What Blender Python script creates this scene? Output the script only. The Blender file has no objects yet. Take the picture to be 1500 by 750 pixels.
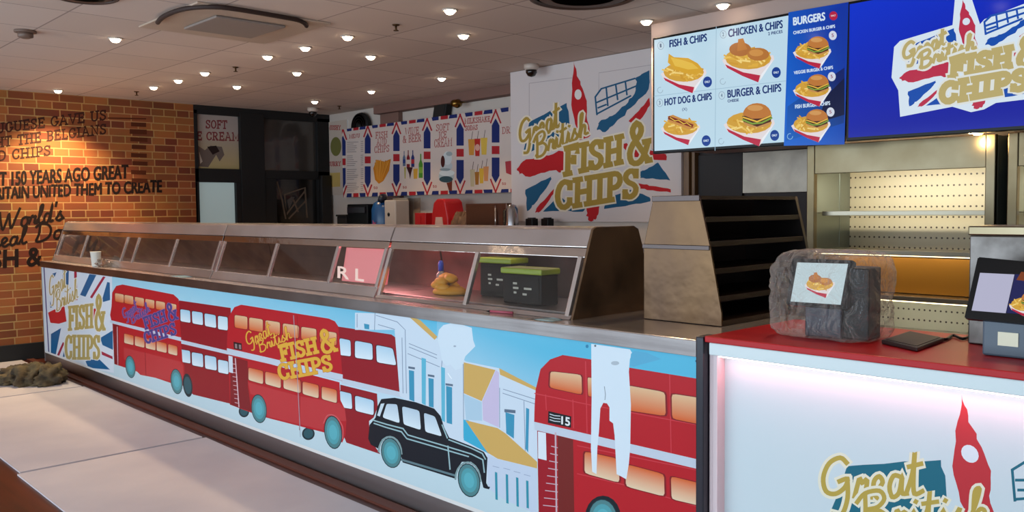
import bpy, bmesh, math, random
import numpy as np
from mathutils import Vector, Matrix, geometry, noise
PI = math.pi
S = bpy.context.scene
COL = S.collection
random.seed(7)
# ------------------------------------------------------------------ camera, world, light, exposure
FPX, YAW, PITCH, ROLL, EYE = 1276.0, 0.75992, 0.053729, 0.010348, 1.39
FW = Vector((-math.cos(YAW)*math.cos(PITCH), math.sin(YAW)*math.cos(PITCH), -math.sin(PITCH)))
_r = FW.cross(Vector((0, 0, 1))).normalized(); _d = FW.cross(_r)
RT = _r*math.cos(ROLL) + _d*math.sin(ROLL); DN = -_r*math.sin(ROLL) + _d*math.cos(ROLL)
CAM = Vector((0, 0, EYE))
cd = bpy.data.cameras.new('camera'); cam = bpy.data.objects.new('camera', cd); COL.objects.link(cam)
cd.sensor_width = 36; cd.lens = FPX/1500*36; cd.clip_start = .05; cd.clip_end = 100
up = -DN; bk = -FW
cam.matrix_world = Matrix(((RT.x, up.x, bk.x, CAM.x), (RT.y, up.y, bk.y, CAM.y), (RT.z, up.z, bk.z, CAM.z), (0, 0, 0, 1)))
S.camera = cam
w = bpy.data.worlds.new('daylight'); S.world = w; w.use_nodes = True
w.node_tree.nodes['Background'].inputs[0].default_value = (.62, .76, 1, 1)
w.node_tree.nodes['Background'].inputs[1].default_value = 1.0
def lamp(name, kind, loc, energy, color, rot=None, **kw):
    d = bpy.data.lights.new(name, kind); d.energy = energy; d.color = color
    for k, v in kw.items(): setattr(d, k, v)
    o = bpy.data.objects.new(name, d); COL.objects.link(o); o.location = loc
    if rot: o.rotation_euler = rot
    return o
# daylight coming through the open shop front behind the photographer
lamp('shopfront_daylight', 'AREA', (-3.4, -2.3, 1.3), 300, (.74, .90, 1), (math.radians(115), 0, 0), shape='RECTANGLE', size=10.5, size_y=2.2)
vs = S.view_settings; vs.view_transform = 'Standard'; vs.look = 'None'; vs.gamma = 1; vs.use_curve_mapping = False; vs.exposure = 0.0

def ray(x, y): return FW + RT*((x-750)/FPX) + DN*((y-375)/FPX)
def onX(x, y, X): v = ray(x, y); return CAM + v*(X/v.x)
def onY(x, y, Y): v = ray(x, y); return CAM + v*(Y/v.y)
def onZ(x, y, z): v = ray(x, y); return CAM + v*((z-EYE)/v.z)

# ------------------------------------------------------------------ materials
def lin(h):
    if not isinstance(h, str): return tuple(h)
    h = h.lstrip('#'); r = []
    for i in (0, 2, 4):
        c = int(h[i:i+2], 16)/255; r.append(c/12.92 if c <= .04045 else ((c+.055)/1.055)**2.4)
    return tuple(r)
MATS = {}
def mat(name, color='#888888', rough=.5, metal=0, emit=None, es=1, bump=None, var=None, spec=.5, coat=0):
    if name in MATS: return MATS[name]
    m = bpy.data.materials.new(name); m.use_nodes = True; MATS[name] = m
    nt = m.node_tree; b = nt.nodes['Principled BSDF']
    b.inputs['Base Color'].default_value = (*lin(color), 1); b.inputs['Roughness'].default_value = rough
    b.inputs['Metallic'].default_value = metal; b.inputs['Specular IOR Level'].default_value = spec
    if coat: b.inputs['Coat Weight'].default_value = coat
    if emit: b.inputs['Emission Color'].default_value = (*lin(emit), 1); b.inputs['Emission Strength'].default_value = es
    tc = None
    if bump or var: tc = nt.nodes.new('ShaderNodeTexCoord')
    if bump:
        sc, st, ds = bump
        mp = nt.nodes.new('ShaderNodeMapping'); mp.inputs['Scale'].default_value = sc if isinstance(sc, tuple) else (sc, sc, sc)
        n = nt.nodes.new('ShaderNodeTexNoise'); n.inputs['Scale'].default_value = 1; n.inputs['Detail'].default_value = 4
        bp = nt.nodes.new('ShaderNodeBump'); bp.inputs['Strength'].default_value = st; bp.inputs['Distance'].default_value = ds
        nt.links.new(tc.outputs['Object'], mp.inputs[0]); nt.links.new(mp.outputs[0], n.inputs['Vector'])
        nt.links.new(n.outputs[0], bp.inputs['Height']); nt.links.new(bp.outputs[0], b.inputs['Normal'])
    if var:
        c2, sc = var
        mp = nt.nodes.new('ShaderNodeMapping'); mp.inputs['Scale'].default_value = sc if isinstance(sc, tuple) else (sc, sc, sc)
        n = nt.nodes.new('ShaderNodeTexNoise'); n.inputs['Scale'].default_value = 1; n.inputs['Detail'].default_value = 5
        mx = nt.nodes.new('ShaderNodeMix'); mx.data_type = 'RGBA'
        rp = nt.nodes.new('ShaderNodeMapRange'); rp.inputs[1].default_value = .35; rp.inputs[2].default_value = .65
        mx.inputs[6].default_value = (*lin(color), 1); mx.inputs[7].default_value = (*lin(c2), 1)
        nt.links.new(tc.outputs['Object'], mp.inputs[0]); nt.links.new(mp.outputs[0], n.inputs['Vector'])
        nt.links.new(n.outputs[0], rp.inputs[0]); nt.links.new(rp.outputs[0], mx.inputs[0]); nt.links.new(mx.outputs[2], b.inputs['Base Color'])
    return m
def attr_mat(name, rough=.35, emit=0, coat=0):
    m = bpy.data.materials.new(name); m.use_nodes = True; MATS[name] = m
    nt = m.node_tree; b = nt.nodes['Principled BSDF']; a = nt.nodes.new('ShaderNodeVertexColor'); a.layer_name = 'Col'
    b.inputs['Roughness'].default_value = rough
    if emit:
        b.inputs['Specular IOR Level'].default_value = .15; b.inputs['Base Color'].default_value = (.01, .01, .012, 1)
        nt.links.new(a.outputs[0], b.inputs['Emission Color']); b.inputs['Emission Strength'].default_value = emit
    else: b.inputs['Specular IOR Level'].default_value = .22; nt.links.new(a.outputs[0], b.inputs['Base Color'])
    return m
def glass_mat(name, tint=(.9, .9, .9), refl=.5):
    m = bpy.data.materials.new(name); m.use_nodes = True; MATS[name] = m
    nt = m.node_tree; nt.nodes.remove(nt.nodes['Principled BSDF']); out = nt.nodes['Material Output']
    t = nt.nodes.new('ShaderNodeBsdfTransparent'); t.inputs[0].default_value = (*tint, 1)
    g = nt.nodes.new('ShaderNodeBsdfGlossy'); g.inputs['Roughness'].default_value = .04
    f = nt.nodes.new('ShaderNodeFresnel'); f.inputs[0].default_value = 1.6; ge = nt.nodes.new('ShaderNodeNewGeometry'); sb_ = nt.nodes.new('ShaderNodeMath'); sb_.operation = 'SUBTRACT'; sb_.inputs[0].default_value = 1; nt.links.new(ge.outputs['Backfacing'], sb_.inputs[1]); m2_ = nt.nodes.new('ShaderNodeMath'); m2_.operation = 'MULTIPLY'; nt.links.new(sb_.outputs[0], m2_.inputs[1])
    ml = nt.nodes.new('ShaderNodeMath'); ml.operation = 'MULTIPLY'; ml.inputs[1].default_value = refl*2; ml.use_clamp = True
    mx = nt.nodes.new('ShaderNodeMixShader')
    nt.links.new(f.outputs[0], ml.inputs[0]); nt.links.new(ml.outputs[0], m2_.inputs[0]); nt.links.new(m2_.outputs[0], mx.inputs[0]); nt.links.new(t.outputs[0], mx.inputs[1]); nt.links.new(g.outputs[0], mx.inputs[2])
    nt.links.new(mx.outputs[0], out.inputs[0]); return m
PRINT = attr_mat('printed_vinyl', .38)
WALLPRINT = attr_mat('wall_paint_print', .7)
SCREEN = attr_mat('lit_screen', .12, 1.0)
GLASS = glass_mat('clear_glass', (.93, .93, .92), .5)
LIP = mat('lip_steel', '#8e8886', .3, 1, bump=((2, 3, 40), .1, .004), var=('#7c7472', (3, 2, 3)))
FRAME = mat('frame_steel', '#8c8068', .32, 1, bump=((40, 2, 2), .1, .003), var=('#6e6048', (2, 2, 2)))
STEEL = mat('stainless_steel', '#dcd2cf', .2, .8, bump=((3, 3, 3), .08, .02), var=('#c2b8b4', (2, 2, 3)))
STEELB = mat('brushed_steel', '#9c9494', .36, 1, bump=((2, 2, 60), .1, .003))
MIRROR = mat('polished_steel', '#cabfb8', .14, 1, bump=((5, 5, 5), .25, .02))
DSTEEL = mat('dark_steel', '#4a4442', .35, 1, bump=(6, .1, .02))
BLACK = mat('black_plastic', '#08070a', .3, spec=.25)
MATTE = mat('matte_black', '#0b090a', .7)
WHITE = mat('white_plastic', '#dcdcda', .35)
CREAM = mat('cream_paint', '#cfc3b8', .6, bump=(30, .05, .002))
RED = mat('red_plastic', '#b01820', .35)
WOOD = mat('dark_wood', '#3a1c12', .45, var=('#2a120c', (3, 30, 3)))

# ------------------------------------------------------------------ object helpers
def tag(o, label=None, cat=None, group=None, kind=None):
    if label: o['label'] = label
    if cat: o['category'] = cat
    if group: o['group'] = group
    if kind: o['kind'] = kind
    return o
def thing(name, label, cat, loc, group=None):
    o = bpy.data.objects.new(name, None); COL.objects.link(o); o.location = loc; o.empty_display_size = .1
    return tag(o, label, cat, group)
def wloc(o):
    v = Vector((0, 0, 0))
    while o: v += Vector(o.location); o = o.parent
    return v
class B:
    def __init__(s): s.bm = bmesh.new(); s.lay = s.bm.loops.layers.float_color.new('Col')
    def _merge(s, t, mi, smooth):
        for f in t.faces: f.material_index = mi; f.smooth = smooth
        me = bpy.data.meshes.new('t'); t.to_mesh(me); t.free(); s.bm.from_mesh(me); bpy.data.meshes.remove(me); return s
    def box(s, x0, x1, y0, y1, z0, z1, mi=0, bev=0, M=None):
        t = bmesh.new(); bmesh.ops.create_cube(t, size=1)
        for v in t.verts: v.co = Vector(((x0+x1)/2+v.co.x*(x1-x0), (y0+y1)/2+v.co.y*(y1-y0), (z0+z1)/2+v.co.z*(z1-z0)))
        if bev: bmesh.ops.bevel(t, geom=t.edges[:], offset=bev, segments=2, affect='EDGES', profile=.5)
        if M: bmesh.ops.transform(t, matrix=M, verts=t.verts)
        return s._merge(t, mi, False)
    def prism(s, prof, axis, a, b, mi=0, bev=0, smooth=False):
        """prof: 2D points in the plane normal to axis. X:(y,z)  Y:(x,z)  Z:(x,y)"""
        t = bmesh.new()
        def P(p, q): return (q, p[0], p[1]) if axis == 'X' else (p[0], q, p[1]) if axis == 'Y' else (p[0], p[1], q)
        A = [t.verts.new(P(p, a)) for p in prof]; Bv = [t.verts.new(P(p, b)) for p in prof]; n = len(prof)
        t.faces.new(A); t.faces.new(Bv[::-1])
        for i in range(n): t.faces.new((A[i], Bv[i], Bv[(i+1) % n], A[(i+1) % n]))
        bmesh.ops.recalc_face_normals(t, faces=t.faces)
        if bev: bmesh.ops.bevel(t, geom=t.edges[:], offset=bev, segments=2, affect='EDGES', profile=.5)
        return s._merge(t, mi, smooth)
    def tube(s, path, r, mi=0, n=8, r1=None, caps=True):
        path = [Vector(p) for p in path]; t = bmesh.new(); rings = []; N = len(path)
        ref = Vector((0, 0, 1))
        for i, p in enumerate(path):
            d = (path[min(i+1, N-1)]-path[max(i-1, 0)]).normalized()
            if abs(d.dot(ref)) > .95: ref = Vector((1, 0, 0)) if abs(d.x) < .9 else Vector((0, 1, 0))
            u = d.cross(ref).normalized(); v = d.cross(u); rr = r if r1 is None else r+(r1-r)*i/(N-1)
            rings.append([t.verts.new(p+u*rr*math.cos(2*PI*k/n)+v*rr*math.sin(2*PI*k/n)) for k in range(n)])
        for a, b in zip(rings, rings[1:]):
            for k in range(n): t.faces.new((a[k], a[(k+1) % n], b[(k+1) % n], b[k]))
        if caps: t.faces.new(rings[0]); t.faces.new(rings[-1])
        bmesh.ops.recalc_face_normals(t, faces=t.faces)
        return s._merge(t, mi, True)
    def lathe(s, prof, c, mi=0, n=24, smooth=True, axis='Z'):
        t = bmesh.new(); rings = []; c = Vector(c)
        def P(r, h, a):
            if axis == 'Z': return c+Vector((r*math.cos(a), r*math.sin(a), h))
            if axis == 'Y': return c+Vector((r*math.cos(a), h, r*math.sin(a)))
            return c+Vector((h, r*math.cos(a), r*math.sin(a)))
        for r, h in prof:
            rings.append([t.verts.new(P(max(r, 1e-4), h, 2*PI*k/n)) for k in range(n)])
        for a, b in zip(rings, rings[1:]):
            for k in range(n): t.faces.new((a[k], a[(k+1) % n], b[(k+1) % n], b[k]))
        if prof[0][0] > 1e-3: t.faces.new(rings[0])
        if prof[-1][0] > 1e-3: t.faces.new(rings[-1])
        bmesh.ops.recalc_face_normals(t, faces=t.faces)
        return s._merge(t, mi, smooth)
    def blob(s, c, r, amp=.15, fr=3, mi=0, sub=3, flat=None, seed=0, sq=2):
        """lumpy superellipsoid; flat: lowest z"""
        t = bmesh.new(); bmesh.ops.create_icosphere(t, subdivisions=sub, radius=1); c = Vector(c)
        for v in t.verts:
            d = v.co.normalized(); k = (abs(d.x)**sq+abs(d.y)**sq+abs(d.z)**sq)**(-1/sq)
            q = d*k*(1+amp*noise.noise(d*fr+Vector((seed, seed*1.7, 3)))+amp*.5*noise.noise(d*fr*2.7+Vector((seed*2, 5, 1))))
            p = c+Vector((q.x*r[0], q.y*r[1], q.z*r[2]))
            if flat is not None: p.z = max(p.z, flat)
            v.co = p
        return s._merge(t, mi, True)
    def grid(s, f, nu, nv, mi=0, thick=0, smooth=True):
        t = bmesh.new(); V = [[t.verts.new(f(i/nu, j/nv)) for j in range(nv+1)] for i in range(nu+1)]
        for i in range(nu):
            for j in range(nv): t.faces.new((V[i][j], V[i+1][j], V[i+1][j+1], V[i][j+1]))
        if thick: bmesh.ops.solidify(t, geom=t.faces[:], thickness=thick)
        return s._merge(t, mi, smooth)
    def pr(s, P, mi=0): P.into(s.bm, s.lay, mi); return s
    def build(s, name, mats, parent=None, bevel=None):
        o = bpy.data.objects.new(name, None) if False else None
        me = bpy.data.meshes.new(name)
        off = wloc(parent) if parent else None
        if off: bmesh.ops.translate(s.bm, vec=-off, verts=s.bm.verts)
        s.bm.to_mesh(me); s.bm.free()
        for m in (mats if isinstance(mats, (list, tuple)) else [mats]): me.materials.append(m)
        o = bpy.data.objects.new(name, me); COL.objects.link(o)
        if parent: o.parent = parent
        return o
def recenter(o):
    """put a single-mesh thing's origin at its base"""
    vs_ = [v.co for v in o.data.vertices]
    c = Vector(((min(v.x for v in vs_)+max(v.x for v in vs_))/2, (min(v.y for v in vs_)+max(v.y for v in vs_))/2, min(v.z for v in vs_)))
    o.data.transform(Matrix.Translation(-c)); o.location = c; return o
def struct(o): o['kind'] = 'structure'; return o
def dup(root, loc, label=None):
    r = root.copy(); COL.objects.link(r); r.location = loc
    if label: r['label'] = label
    for ch in list(root.children):
        c = ch.copy(); COL.objects.link(c); c.parent = r
        for g in list(ch.children):
            d = g.copy(); COL.objects.link(d); d.parent = c
    return r

# ------------------------------------------------------------------ flat prints: shapes drawn as one planar mesh with a colour per corner
class Print:
    """a flat printed surface; shapes given as photo points are carried onto the real plane"""
    def __init__(s, org, U, V):
        s.o = Vector(org); s.U = Vector(U).normalized(); s.V = Vector(V).normalized(); s.n = s.U.cross(s.V); s.sh = []
    def uv(s, p):
        v = ray(p[0], p[1]); q = CAM+v*((s.o-CAM).dot(s.n)/v.dot(s.n))-s.o
        return (q.dot(s.U), q.dot(s.V))
    def contours(s, cs, col, rule='nz', raw=False):
        if isinstance(col, tuple) and len(col) == 4 and col[0] != 'x' and not isinstance(col[0], float):
            p0, p1, c0, c1 = col
            if not raw: p0, p1 = s.uv(p0), s.uv(p1)
            col = (p0, p1, lin(c0), lin(c1))
        else: col = lin(col)
        s.sh.append(([[tuple(q) for q in (c if raw else [s.uv(p) for p in c])] for c in cs], col, rule))
    def poly(s, pts, col, raw=False): s.contours([pts], col, 'nz', raw)
    def stroke(s, pts, wd, col, closed=False, wmul=1):
        s.contours([outline(pts, wd, closed)], col)
    def ell(s, cx, cy, rx, ry, col, n=20, rot=0):
        c, q = math.cos(rot), math.sin(rot)
        s.poly([(cx+rx*math.cos(2*PI*i/n)*c-ry*math.sin(2*PI*i/n)*q, cy+rx*math.cos(2*PI*i/n)*q+ry*math.sin(2*PI*i/n)*c) for i in range(n)], col)
    def into(s, bm, lay, mi):
        V = []; E = []
        for cs, col, rule in s.sh:
            for c in cs:
                n0 = len(V); V += [Vector(p) for p in c]; E += [(n0+i, n0+(i+1) % len(c)) for i in range(len(c))]
        r = geometry.delaunay_2d_cdt(V, E, [], 0, 1e-6)
        vo, fo = r[0], r[2]
        P = np.array([(v.x, v.y) for v in vo]); Fa = np.array([list(f) for f in fo if len(f) == 3])
        cen = P[Fa].mean(1); own = np.full(len(Fa), -1)
        for k, (cs, col, rule) in enumerate(s.sh):
            A = np.concatenate([np.array(c) for c in cs]); lo = A.min(0); hi = A.max(0)
            idx = np.where((cen[:, 0] >= lo[0]) & (cen[:, 0] <= hi[0]) & (cen[:, 1] >= lo[1]) & (cen[:, 1] <= hi[1]))[0]
            if not len(idx): continue
            q = cen[idx]; wn = np.zeros(len(idx), int)
            for c in cs:
                a = np.array(c); b = np.roll(a, -1, 0)
                for (x0, y0), (x1, y1) in zip(a, b):
                    if y0 == y1: continue
                    cr = (x1-x0)*(q[:, 1]-y0)-(q[:, 0]-x0)*(y1-y0)
                    wn += ((y0 <= q[:, 1]) & (y1 > q[:, 1]) & (cr > 0)).astype(int)
                    wn -= ((y0 > q[:, 1]) & (y1 <= q[:, 1]) & (cr < 0)).astype(int)
            own[idx[(wn % 2 != 0) if rule == 'eo' else (wn != 0)]] = k
        vm = {}
        for f, k in zip(Fa, own):
            if k < 0: continue
            vv = []
            for i in f:
                if i not in vm: vm[i] = bm.verts.new(s.o+s.U*P[i][0]+s.V*P[i][1])
                vv.append(vm[i])
            try: fc = bm.faces.new(vv)
            except ValueError: continue
            fc.material_index = mi; col = s.sh[k][1]
            if fc.calc_area() > 0:
                fc.normal_update()
                if fc.normal.dot(s.n) < 0: fc.normal_flip()
            for l in fc.loops:
                if len(col) == 4:
                    p0, p1, c0, c1 = col; d = l.vert.co-s.o; u, v = d.dot(s.U), d.dot(s.V)
                    dx, dy = p1[0]-p0[0], p1[1]-p0[1]; t = max(0, min(1, ((u-p0[0])*dx+(v-p0[1])*dy)/(dx*dx+dy*dy)))
                    l[lay] = (*[c0[i]+(c1[i]-c0[i])*t for i in range(3)], 1)
                else: l[lay] = (*col, 1)
def outline(pts, wd, closed=False):
    pts = [Vector(p) for p in pts]
    if closed: pts = pts+[pts[0]]
    L = []; R = []; N = len(pts); h = wd/2
    for i, p in enumerate(pts):
        if closed and i in (0, N-1): d = pts[1]-pts[N-2]
        else: d = pts[min(i+1, N-1)]-pts[max(i-1, 0)]
        if d.length < 1e-9: d = Vector((1, 0))
        d.normalize(); n = Vector((-d.y, d.x)); m = 1
        if 0 < i < N-1:
            e = (pts[i+1]-p)
            if e.length > 1e-9: m = min(1.6, 1/max(.4, abs(n.dot(Vector((-e.y, e.x)).normalized()))))
        e = d*(h*.6 if (i == N-1 and not closed) else -h*.6 if (i == 0 and not closed) else 0)
        L.append(tuple(p+n*h*m+e)); R.append(tuple(p-n*h*m+e))
    return L+R[::-1]
def smooth(pts, k=4):
    P = [Vector(p) for p in pts]; o = []
    for i in range(len(P)-1):
        a, b, c, d = P[max(i-1, 0)], P[i], P[i+1], P[min(i+2, len(P)-1)]
        for j in range(k):
            t = j/k; o.append(tuple(.5*((2*b)+(c-a)*t+(2*a-5*b+4*c-d)*t*t+(3*b-a-3*c+d)*t**3)))
    return o+[tuple(P[-1])]
def smooth3(pts, k=4):
    P = [Vector(p) for p in pts]; o = []
    for i in range(len(P)-1):
        a, b, c, d = P[max(i-1, 0)], P[i], P[i+1], P[min(i+2, len(P)-1)]
        for j in range(k):
            t = j/k; o.append(.5*((2*b)+(c-a)*t+(2*a-5*b+4*c-d)*t*t+(3*b-a-3*c+d)*t**3))
    return o+[P[-1]]
# stroke lettering: slab serif capitals and a brush script
def arc(cx, cy, rx, ry, a0, a1, n=7): return [(cx+rx*math.cos(math.radians(a0+(a1-a0)*i/n)), cy+ry*math.sin(math.radians(a0+(a1-a0)*i/n))) for i in range(n+1)]
def sf(x, y, w=.15): return [(x-w, y), (x+w, y)]
SLAB = {
 'A': (.84, [[(.12, 0), (.42, 1), (.72, 0)], [(.25, .36), (.6, .36)], sf(.12, 0, .12), sf(.72, 0, .12), [(.28, 1), (.42, 1)]]),
 'B': (.7, [[(.16, 0), (.16, 1)], [(.04, 1)]+arc(.36, .77, .22, .23, 90, -90)+[(.16, .54)], [(.16, .54)]+arc(.38, .27, .25, .27, 90, -90)+[(.04, 0)]]),
 'C': (.7, [arc(.38, .5, .3, .5, 45, 318, 12), [(.6, .97), (.6, .7)], [(.6, .3), (.6, .1)]]),
 'D': (.76, [[(.16, 0), (.16, 1)], [(.03, 1)]+arc(.34, .5, .34, .5, 90, -90, 9)+[(.03, 0)]]),
 'E': (.66, [[(.16, 0), (.16, 1)], [(.03, 1), (.58, 1), (.58, .78)], [(.03, 0), (.6, 0), (.6, .24)], [(.16, .52), (.44, .52)], [(.44, .62), (.44, .42)]]),
 'F': (.64, [[(.16, 0), (.16, 1)], [(.03, 1), (.58, 1), (.58, .76)], [(.16, .5), (.43, .5)], [(.43, .62), (.43, .38)], sf(.16, 0)]),
 'G': (.74, [arc(.38, .5, .3, .5, 45, 350, 12)+[(.66, .42)], [(.48, .42), (.76, .42)], [(.6, .97), (.6, .72)]]),
 'H': (.86, [[(.17, 0), (.17, 1)], [(.67, 0), (.67, 1)], [(.17, .5), (.67, .5)], sf(.17, 0), sf(.17, 1), sf(.67, 0), sf(.67, 1)]),
 'I': (.4, [[(.2, 0), (.2, 1)], sf(.2, 0, .17), sf(.2, 1, .17)]),
 'K': (.8, [[(.17, 0), (.17, 1)], [(.17, .42), (.6, 1)], [(.32, .58), (.64, 0)], sf(.17, 0), sf(.17, 1), sf(.62, 1, .12), sf(.64, 0, .13)]),
 'L': (.64, [[(.18, 0), (.18, 1)], [(.03, 0), (.58, 0), (.58, .25)], sf(.18, 1)]),
 'M': (1, [[(.17, 0), (.17, 1), (.5, .25), (.83, 1), (.83, 0)], sf(.17, 0, .13), sf(.83, 0, .13), [(.04, 1), (.17, 1)], [(.83, 1), (.96, 1)]]),
 'N': (.86, [[(.17, 0), (.17, 1), (.68, 0), (.68, 1)], sf(.17, 0, .13), sf(.68, 1, .14), [(.04, 1), (.17, 1)]]),
 'O': (.76, [arc(.38, .5, .3, .5, 0, 360, 16)]),
 'P': (.68, [[(.17, 0), (.17, 1)], [(.03, 1)]+arc(.36, .73, .24, .27, 90, -90)+[(.17, .46)], sf(.17, 0)]),
 'R': (.78, [[(.17, 0), (.17, 1)], [(.03, 1)]+arc(.36, .75, .23, .25, 90, -90)+[(.17, .5)], [(.36, .5), (.62, 0), (.74, 0)], sf(.17, 0, .13)]),
 'S': (.64, [smooth([(.52, .78), (.44, .95), (.28, 1), (.12, .9), (.1, .72), (.24, .56), (.42, .46), (.54, .3), (.5, .1), (.34, 0), (.18, .04), (.08, .22)], 2), [(.53, 1), (.53, .74)], [(.08, 0), (.08, .26)]]),
 'T': (.7, [[(.35, 0), (.35, 1)], [(.05, .76), (.05, 1), (.65, 1), (.65, .76)], sf(.35, 0)]),
 'U': (.82, [[(.16, 1)]+arc(.41, .28, .25, .28, 180, 360)+[(.66, 1)], sf(.16, 1, .13), sf(.66, 1, .13)]),
 'V': (.8, [[(.1, 1), (.4, 0), (.7, 1)], sf(.1, 1, .12), sf(.7, 1, .12)]),
 'W': (1.1, [[(.1, 1), (.3, 0), (.55, .85), (.8, 0), (1, 1)], sf(.1, 1, .1), sf(1, 1, .1)]),
 'Y': (.76, [[(.1, 1), (.38, .5), (.66, 1)], [(.38, .5), (.38, 0)], sf(.1, 1, .1), sf(.66, 1, .1), sf(.38, 0)]),
 '&': (.8, [smooth([(.72, .02), (.5, .3), (.22, .68), (.2, .88), (.34, 1), (.48, .88), (.44, .7), (.2, .5), (.08, .28), (.14, .06), (.34, 0), (.52, .1), (.66, .36), (.7, .48)], 2), [(.56, .5), (.8, .5)], [(.64, .02), (.8, .02)]]),
 ' ': (.42, []), "'": (.2, [[(.1, 1), (.08, .75)]]), '1': (.5, [[(.1, .8), (.28, 1), (.28, 0)], sf(.28, 0)]), '5': (.6, [[(.5, 1), (.16, 1), (.12, .56)]+arc(.28, .3, .24, .3, 110, -140)]), '0': (.66, [arc(.33, .5, .24, .5, 0, 360, 14)])}
SCR = {
 'G': (.82, [smooth([(.66, .86), (.5, 1), (.24, .9), (.1, .6), (.16, .3), (.38, .22), (.6, .34), (.66, .52), (.46, .48)]), smooth([(.66, .52), (.66, .1), (.52, -.25), (.3, -.22)])]),
 'B': (.74, [smooth([(.2, .95), (.2, .5), (.16, 0)]), smooth([(.02, .72), (.2, .95), (.5, 1), (.6, .8), (.46, .6), (.24, .54), (.5, .5), (.66, .3), (.54, .06), (.3, 0), (.1, .12)])]),
 'W': (1.1, [smooth([(.05, .95), (.16, .4), (.28, .02), (.42, .4), (.52, .8), (.6, .3), (.7, .02), (.86, .5), (1.02, 1)])]),
 'R': (.76, [smooth([(.2, .95), (.2, .4), (.14, 0)]), smooth([(.02, .75), (.24, .96), (.54, .96), (.6, .74), (.44, .54), (.22, .5), (.44, .3), (.72, 0)])]),
 'D': (.84, [smooth([(.24, .9), (.22, .4), (.14, .04), (.4, .0), (.68, .2), (.74, .56), (.6, .86), (.3, 1), (.06, .84)])]),
 'r': (.36, [smooth([(0, .1), (.12, .48), (.18, .4), (.3, .44), (.26, .12), (.4, .06)])]),
 'e': (.4, [smooth([(0, .1), (.16, .2), (.3, .36), (.22, .5), (.1, .4), (.1, .14), (.24, .0), (.4, .1)])]),
 'a': (.46, [smooth([(.32, .44), (.16, .48), (.06, .26), (.12, .02), (.28, .1), (.36, .46), (.34, .1), (.48, .06)])]),
 't': (.36, [smooth([(.0, .1), (.14, .5), (.2, .96), (.16, .4), (.18, .04), (.38, .08)]), [(.04, .64), (.36, .68)]]),
 'i': (.26, [smooth([(0, .1), (.12, .46), (.12, .1), (.28, .06)]), [(.15, .68), (.17, .72)]]),
 's': (.36, [smooth([(0, .1), (.2, .5), (.18, .36), (.3, .14), (.18, 0), (.04, .06)]), [(.2, .04), (.38, .1)]]),
 'h': (.5, [smooth([(0, .1), (.18, .6), (.26, .96), (.16, .9), (.12, .4), (.1, 0)]), smooth([(.1, .1), (.24, .44), (.36, .4), (.34, .08), (.5, .06)])]),
 'o': (.44, [smooth([(.26, .48), (.1, .4), (.08, .12), (.22, 0), (.36, .16), (.34, .4), (.2, .48), (.44, .42)])]),
 'l': (.3, [smooth([(0, .1), (.2, .6), (.24, .96), (.14, .9), (.1, .3), (.16, .02), (.32, .08)])]),
 'd': (.48, [smooth([(.32, .42), (.16, .48), (.06, .26), (.12, .02), (.28, .1), (.4, .96), (.36, .1), (.5, .06)])]),
 'w': (.6, [smooth([(0, .44), (.1, .06), (.2, .04), (.28, .4), (.34, .06), (.46, .06), (.54, .46)])]),
 "'": (.16, [[(.1, 1), (.08, .78)]]), ' ': (.3, [])}
def strokes(text, font):
    x = 0; o = []
    for ch in text:
        wd, st = font[ch]
        for p in st: o.append([(x+a, b) for a, b in p])
        x += wd+(.06 if font is SLAB else 0)
    return o, x
def lettering(P, text, font, a, b, upv, wd, col, oc=None, ow=0, M=lambda p: p):
    """text along the base line a->b, upv: vector of one cap height"""
    st, W = strokes(text, font); out = []
    for p in st: out.append([M((a[0]+(b[0]-a[0])*x/W+upv[0]*y, a[1]+(b[1]-a[1])*x/W+upv[1]*y)) for x, y in p])
    if oc:
        for p in out: P.stroke(p, wd+2*ow, oc)
    for p in out: P.stroke(p, wd, col)
_fc = {}
def glyphs(text):
    if text in _fc: return _fc[text]
    c = bpy.data.curves.new('t', 'FONT'); c.body = text; c.resolution_u = 2; o = bpy.data.objects.new('t', c); COL.objects.link(o)
    cu = o.to_curve(bpy.context.evaluated_depsgraph_get()); cs = []
    for sp in cu.splines:
        q = []; n = len(sp.bezier_points)
        for i in range(n):
            A, Z = sp.bezier_points[i], sp.bezier_points[(i+1) % n]
            straight = (A.handle_right-A.co).cross(Z.co-A.co).length < 1e-4 and (Z.handle_left-Z.co).cross(Z.co-A.co).length < 1e-4
            for j in range(1 if straight else 3):
                t = j/3; p = A.co*(1-t)**3+A.handle_right*3*t*(1-t)**2+Z.handle_left*3*t*t*(1-t)+Z.co*t**3; q.append((p.x, p.y))
        if len(q) > 2: cs.append(q)
    o.to_curve_clear(); bpy.data.objects.remove(o); bpy.data.curves.remove(c)
    xs = [p[0] for q in cs for p in q]; ys = [p[1] for q in cs for p in q]
    x0, x1, y0, y1 = min(xs), max(xs), min(ys), max(ys)
    cs = [[((p[0]-x0)/(x1-x0), (p[1]-y0)/(y1-y0)) for p in q] for q in cs]
    _fc[text] = cs; return cs
def sans(P, text, bl, br, tl, col, bold=0, M=lambda p: p):
    """printed sans text in the parallelogram bottom-left, bottom-right, top-left"""
    f = lambda p: M((bl[0]+(br[0]-bl[0])*p[0]+(tl[0]-bl[0])*p[1], bl[1]+(br[1]-bl[1])*p[0]+(tl[1]-bl[1])*p[1]))
    cs = [[f(p) for p in q] for q in glyphs(text)]
    P.contours(cs, col, 'eo')
    if bold:
        for q in cs: P.stroke(q, bold, col, True)
class crop:
    def __init__(s, x0, y0, sc): s.x0, s.y0, s.s = x0, y0, sc
    def __call__(s, p): return (s.x0+p[0]/s.s, s.y0+p[1]/s.s)
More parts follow.
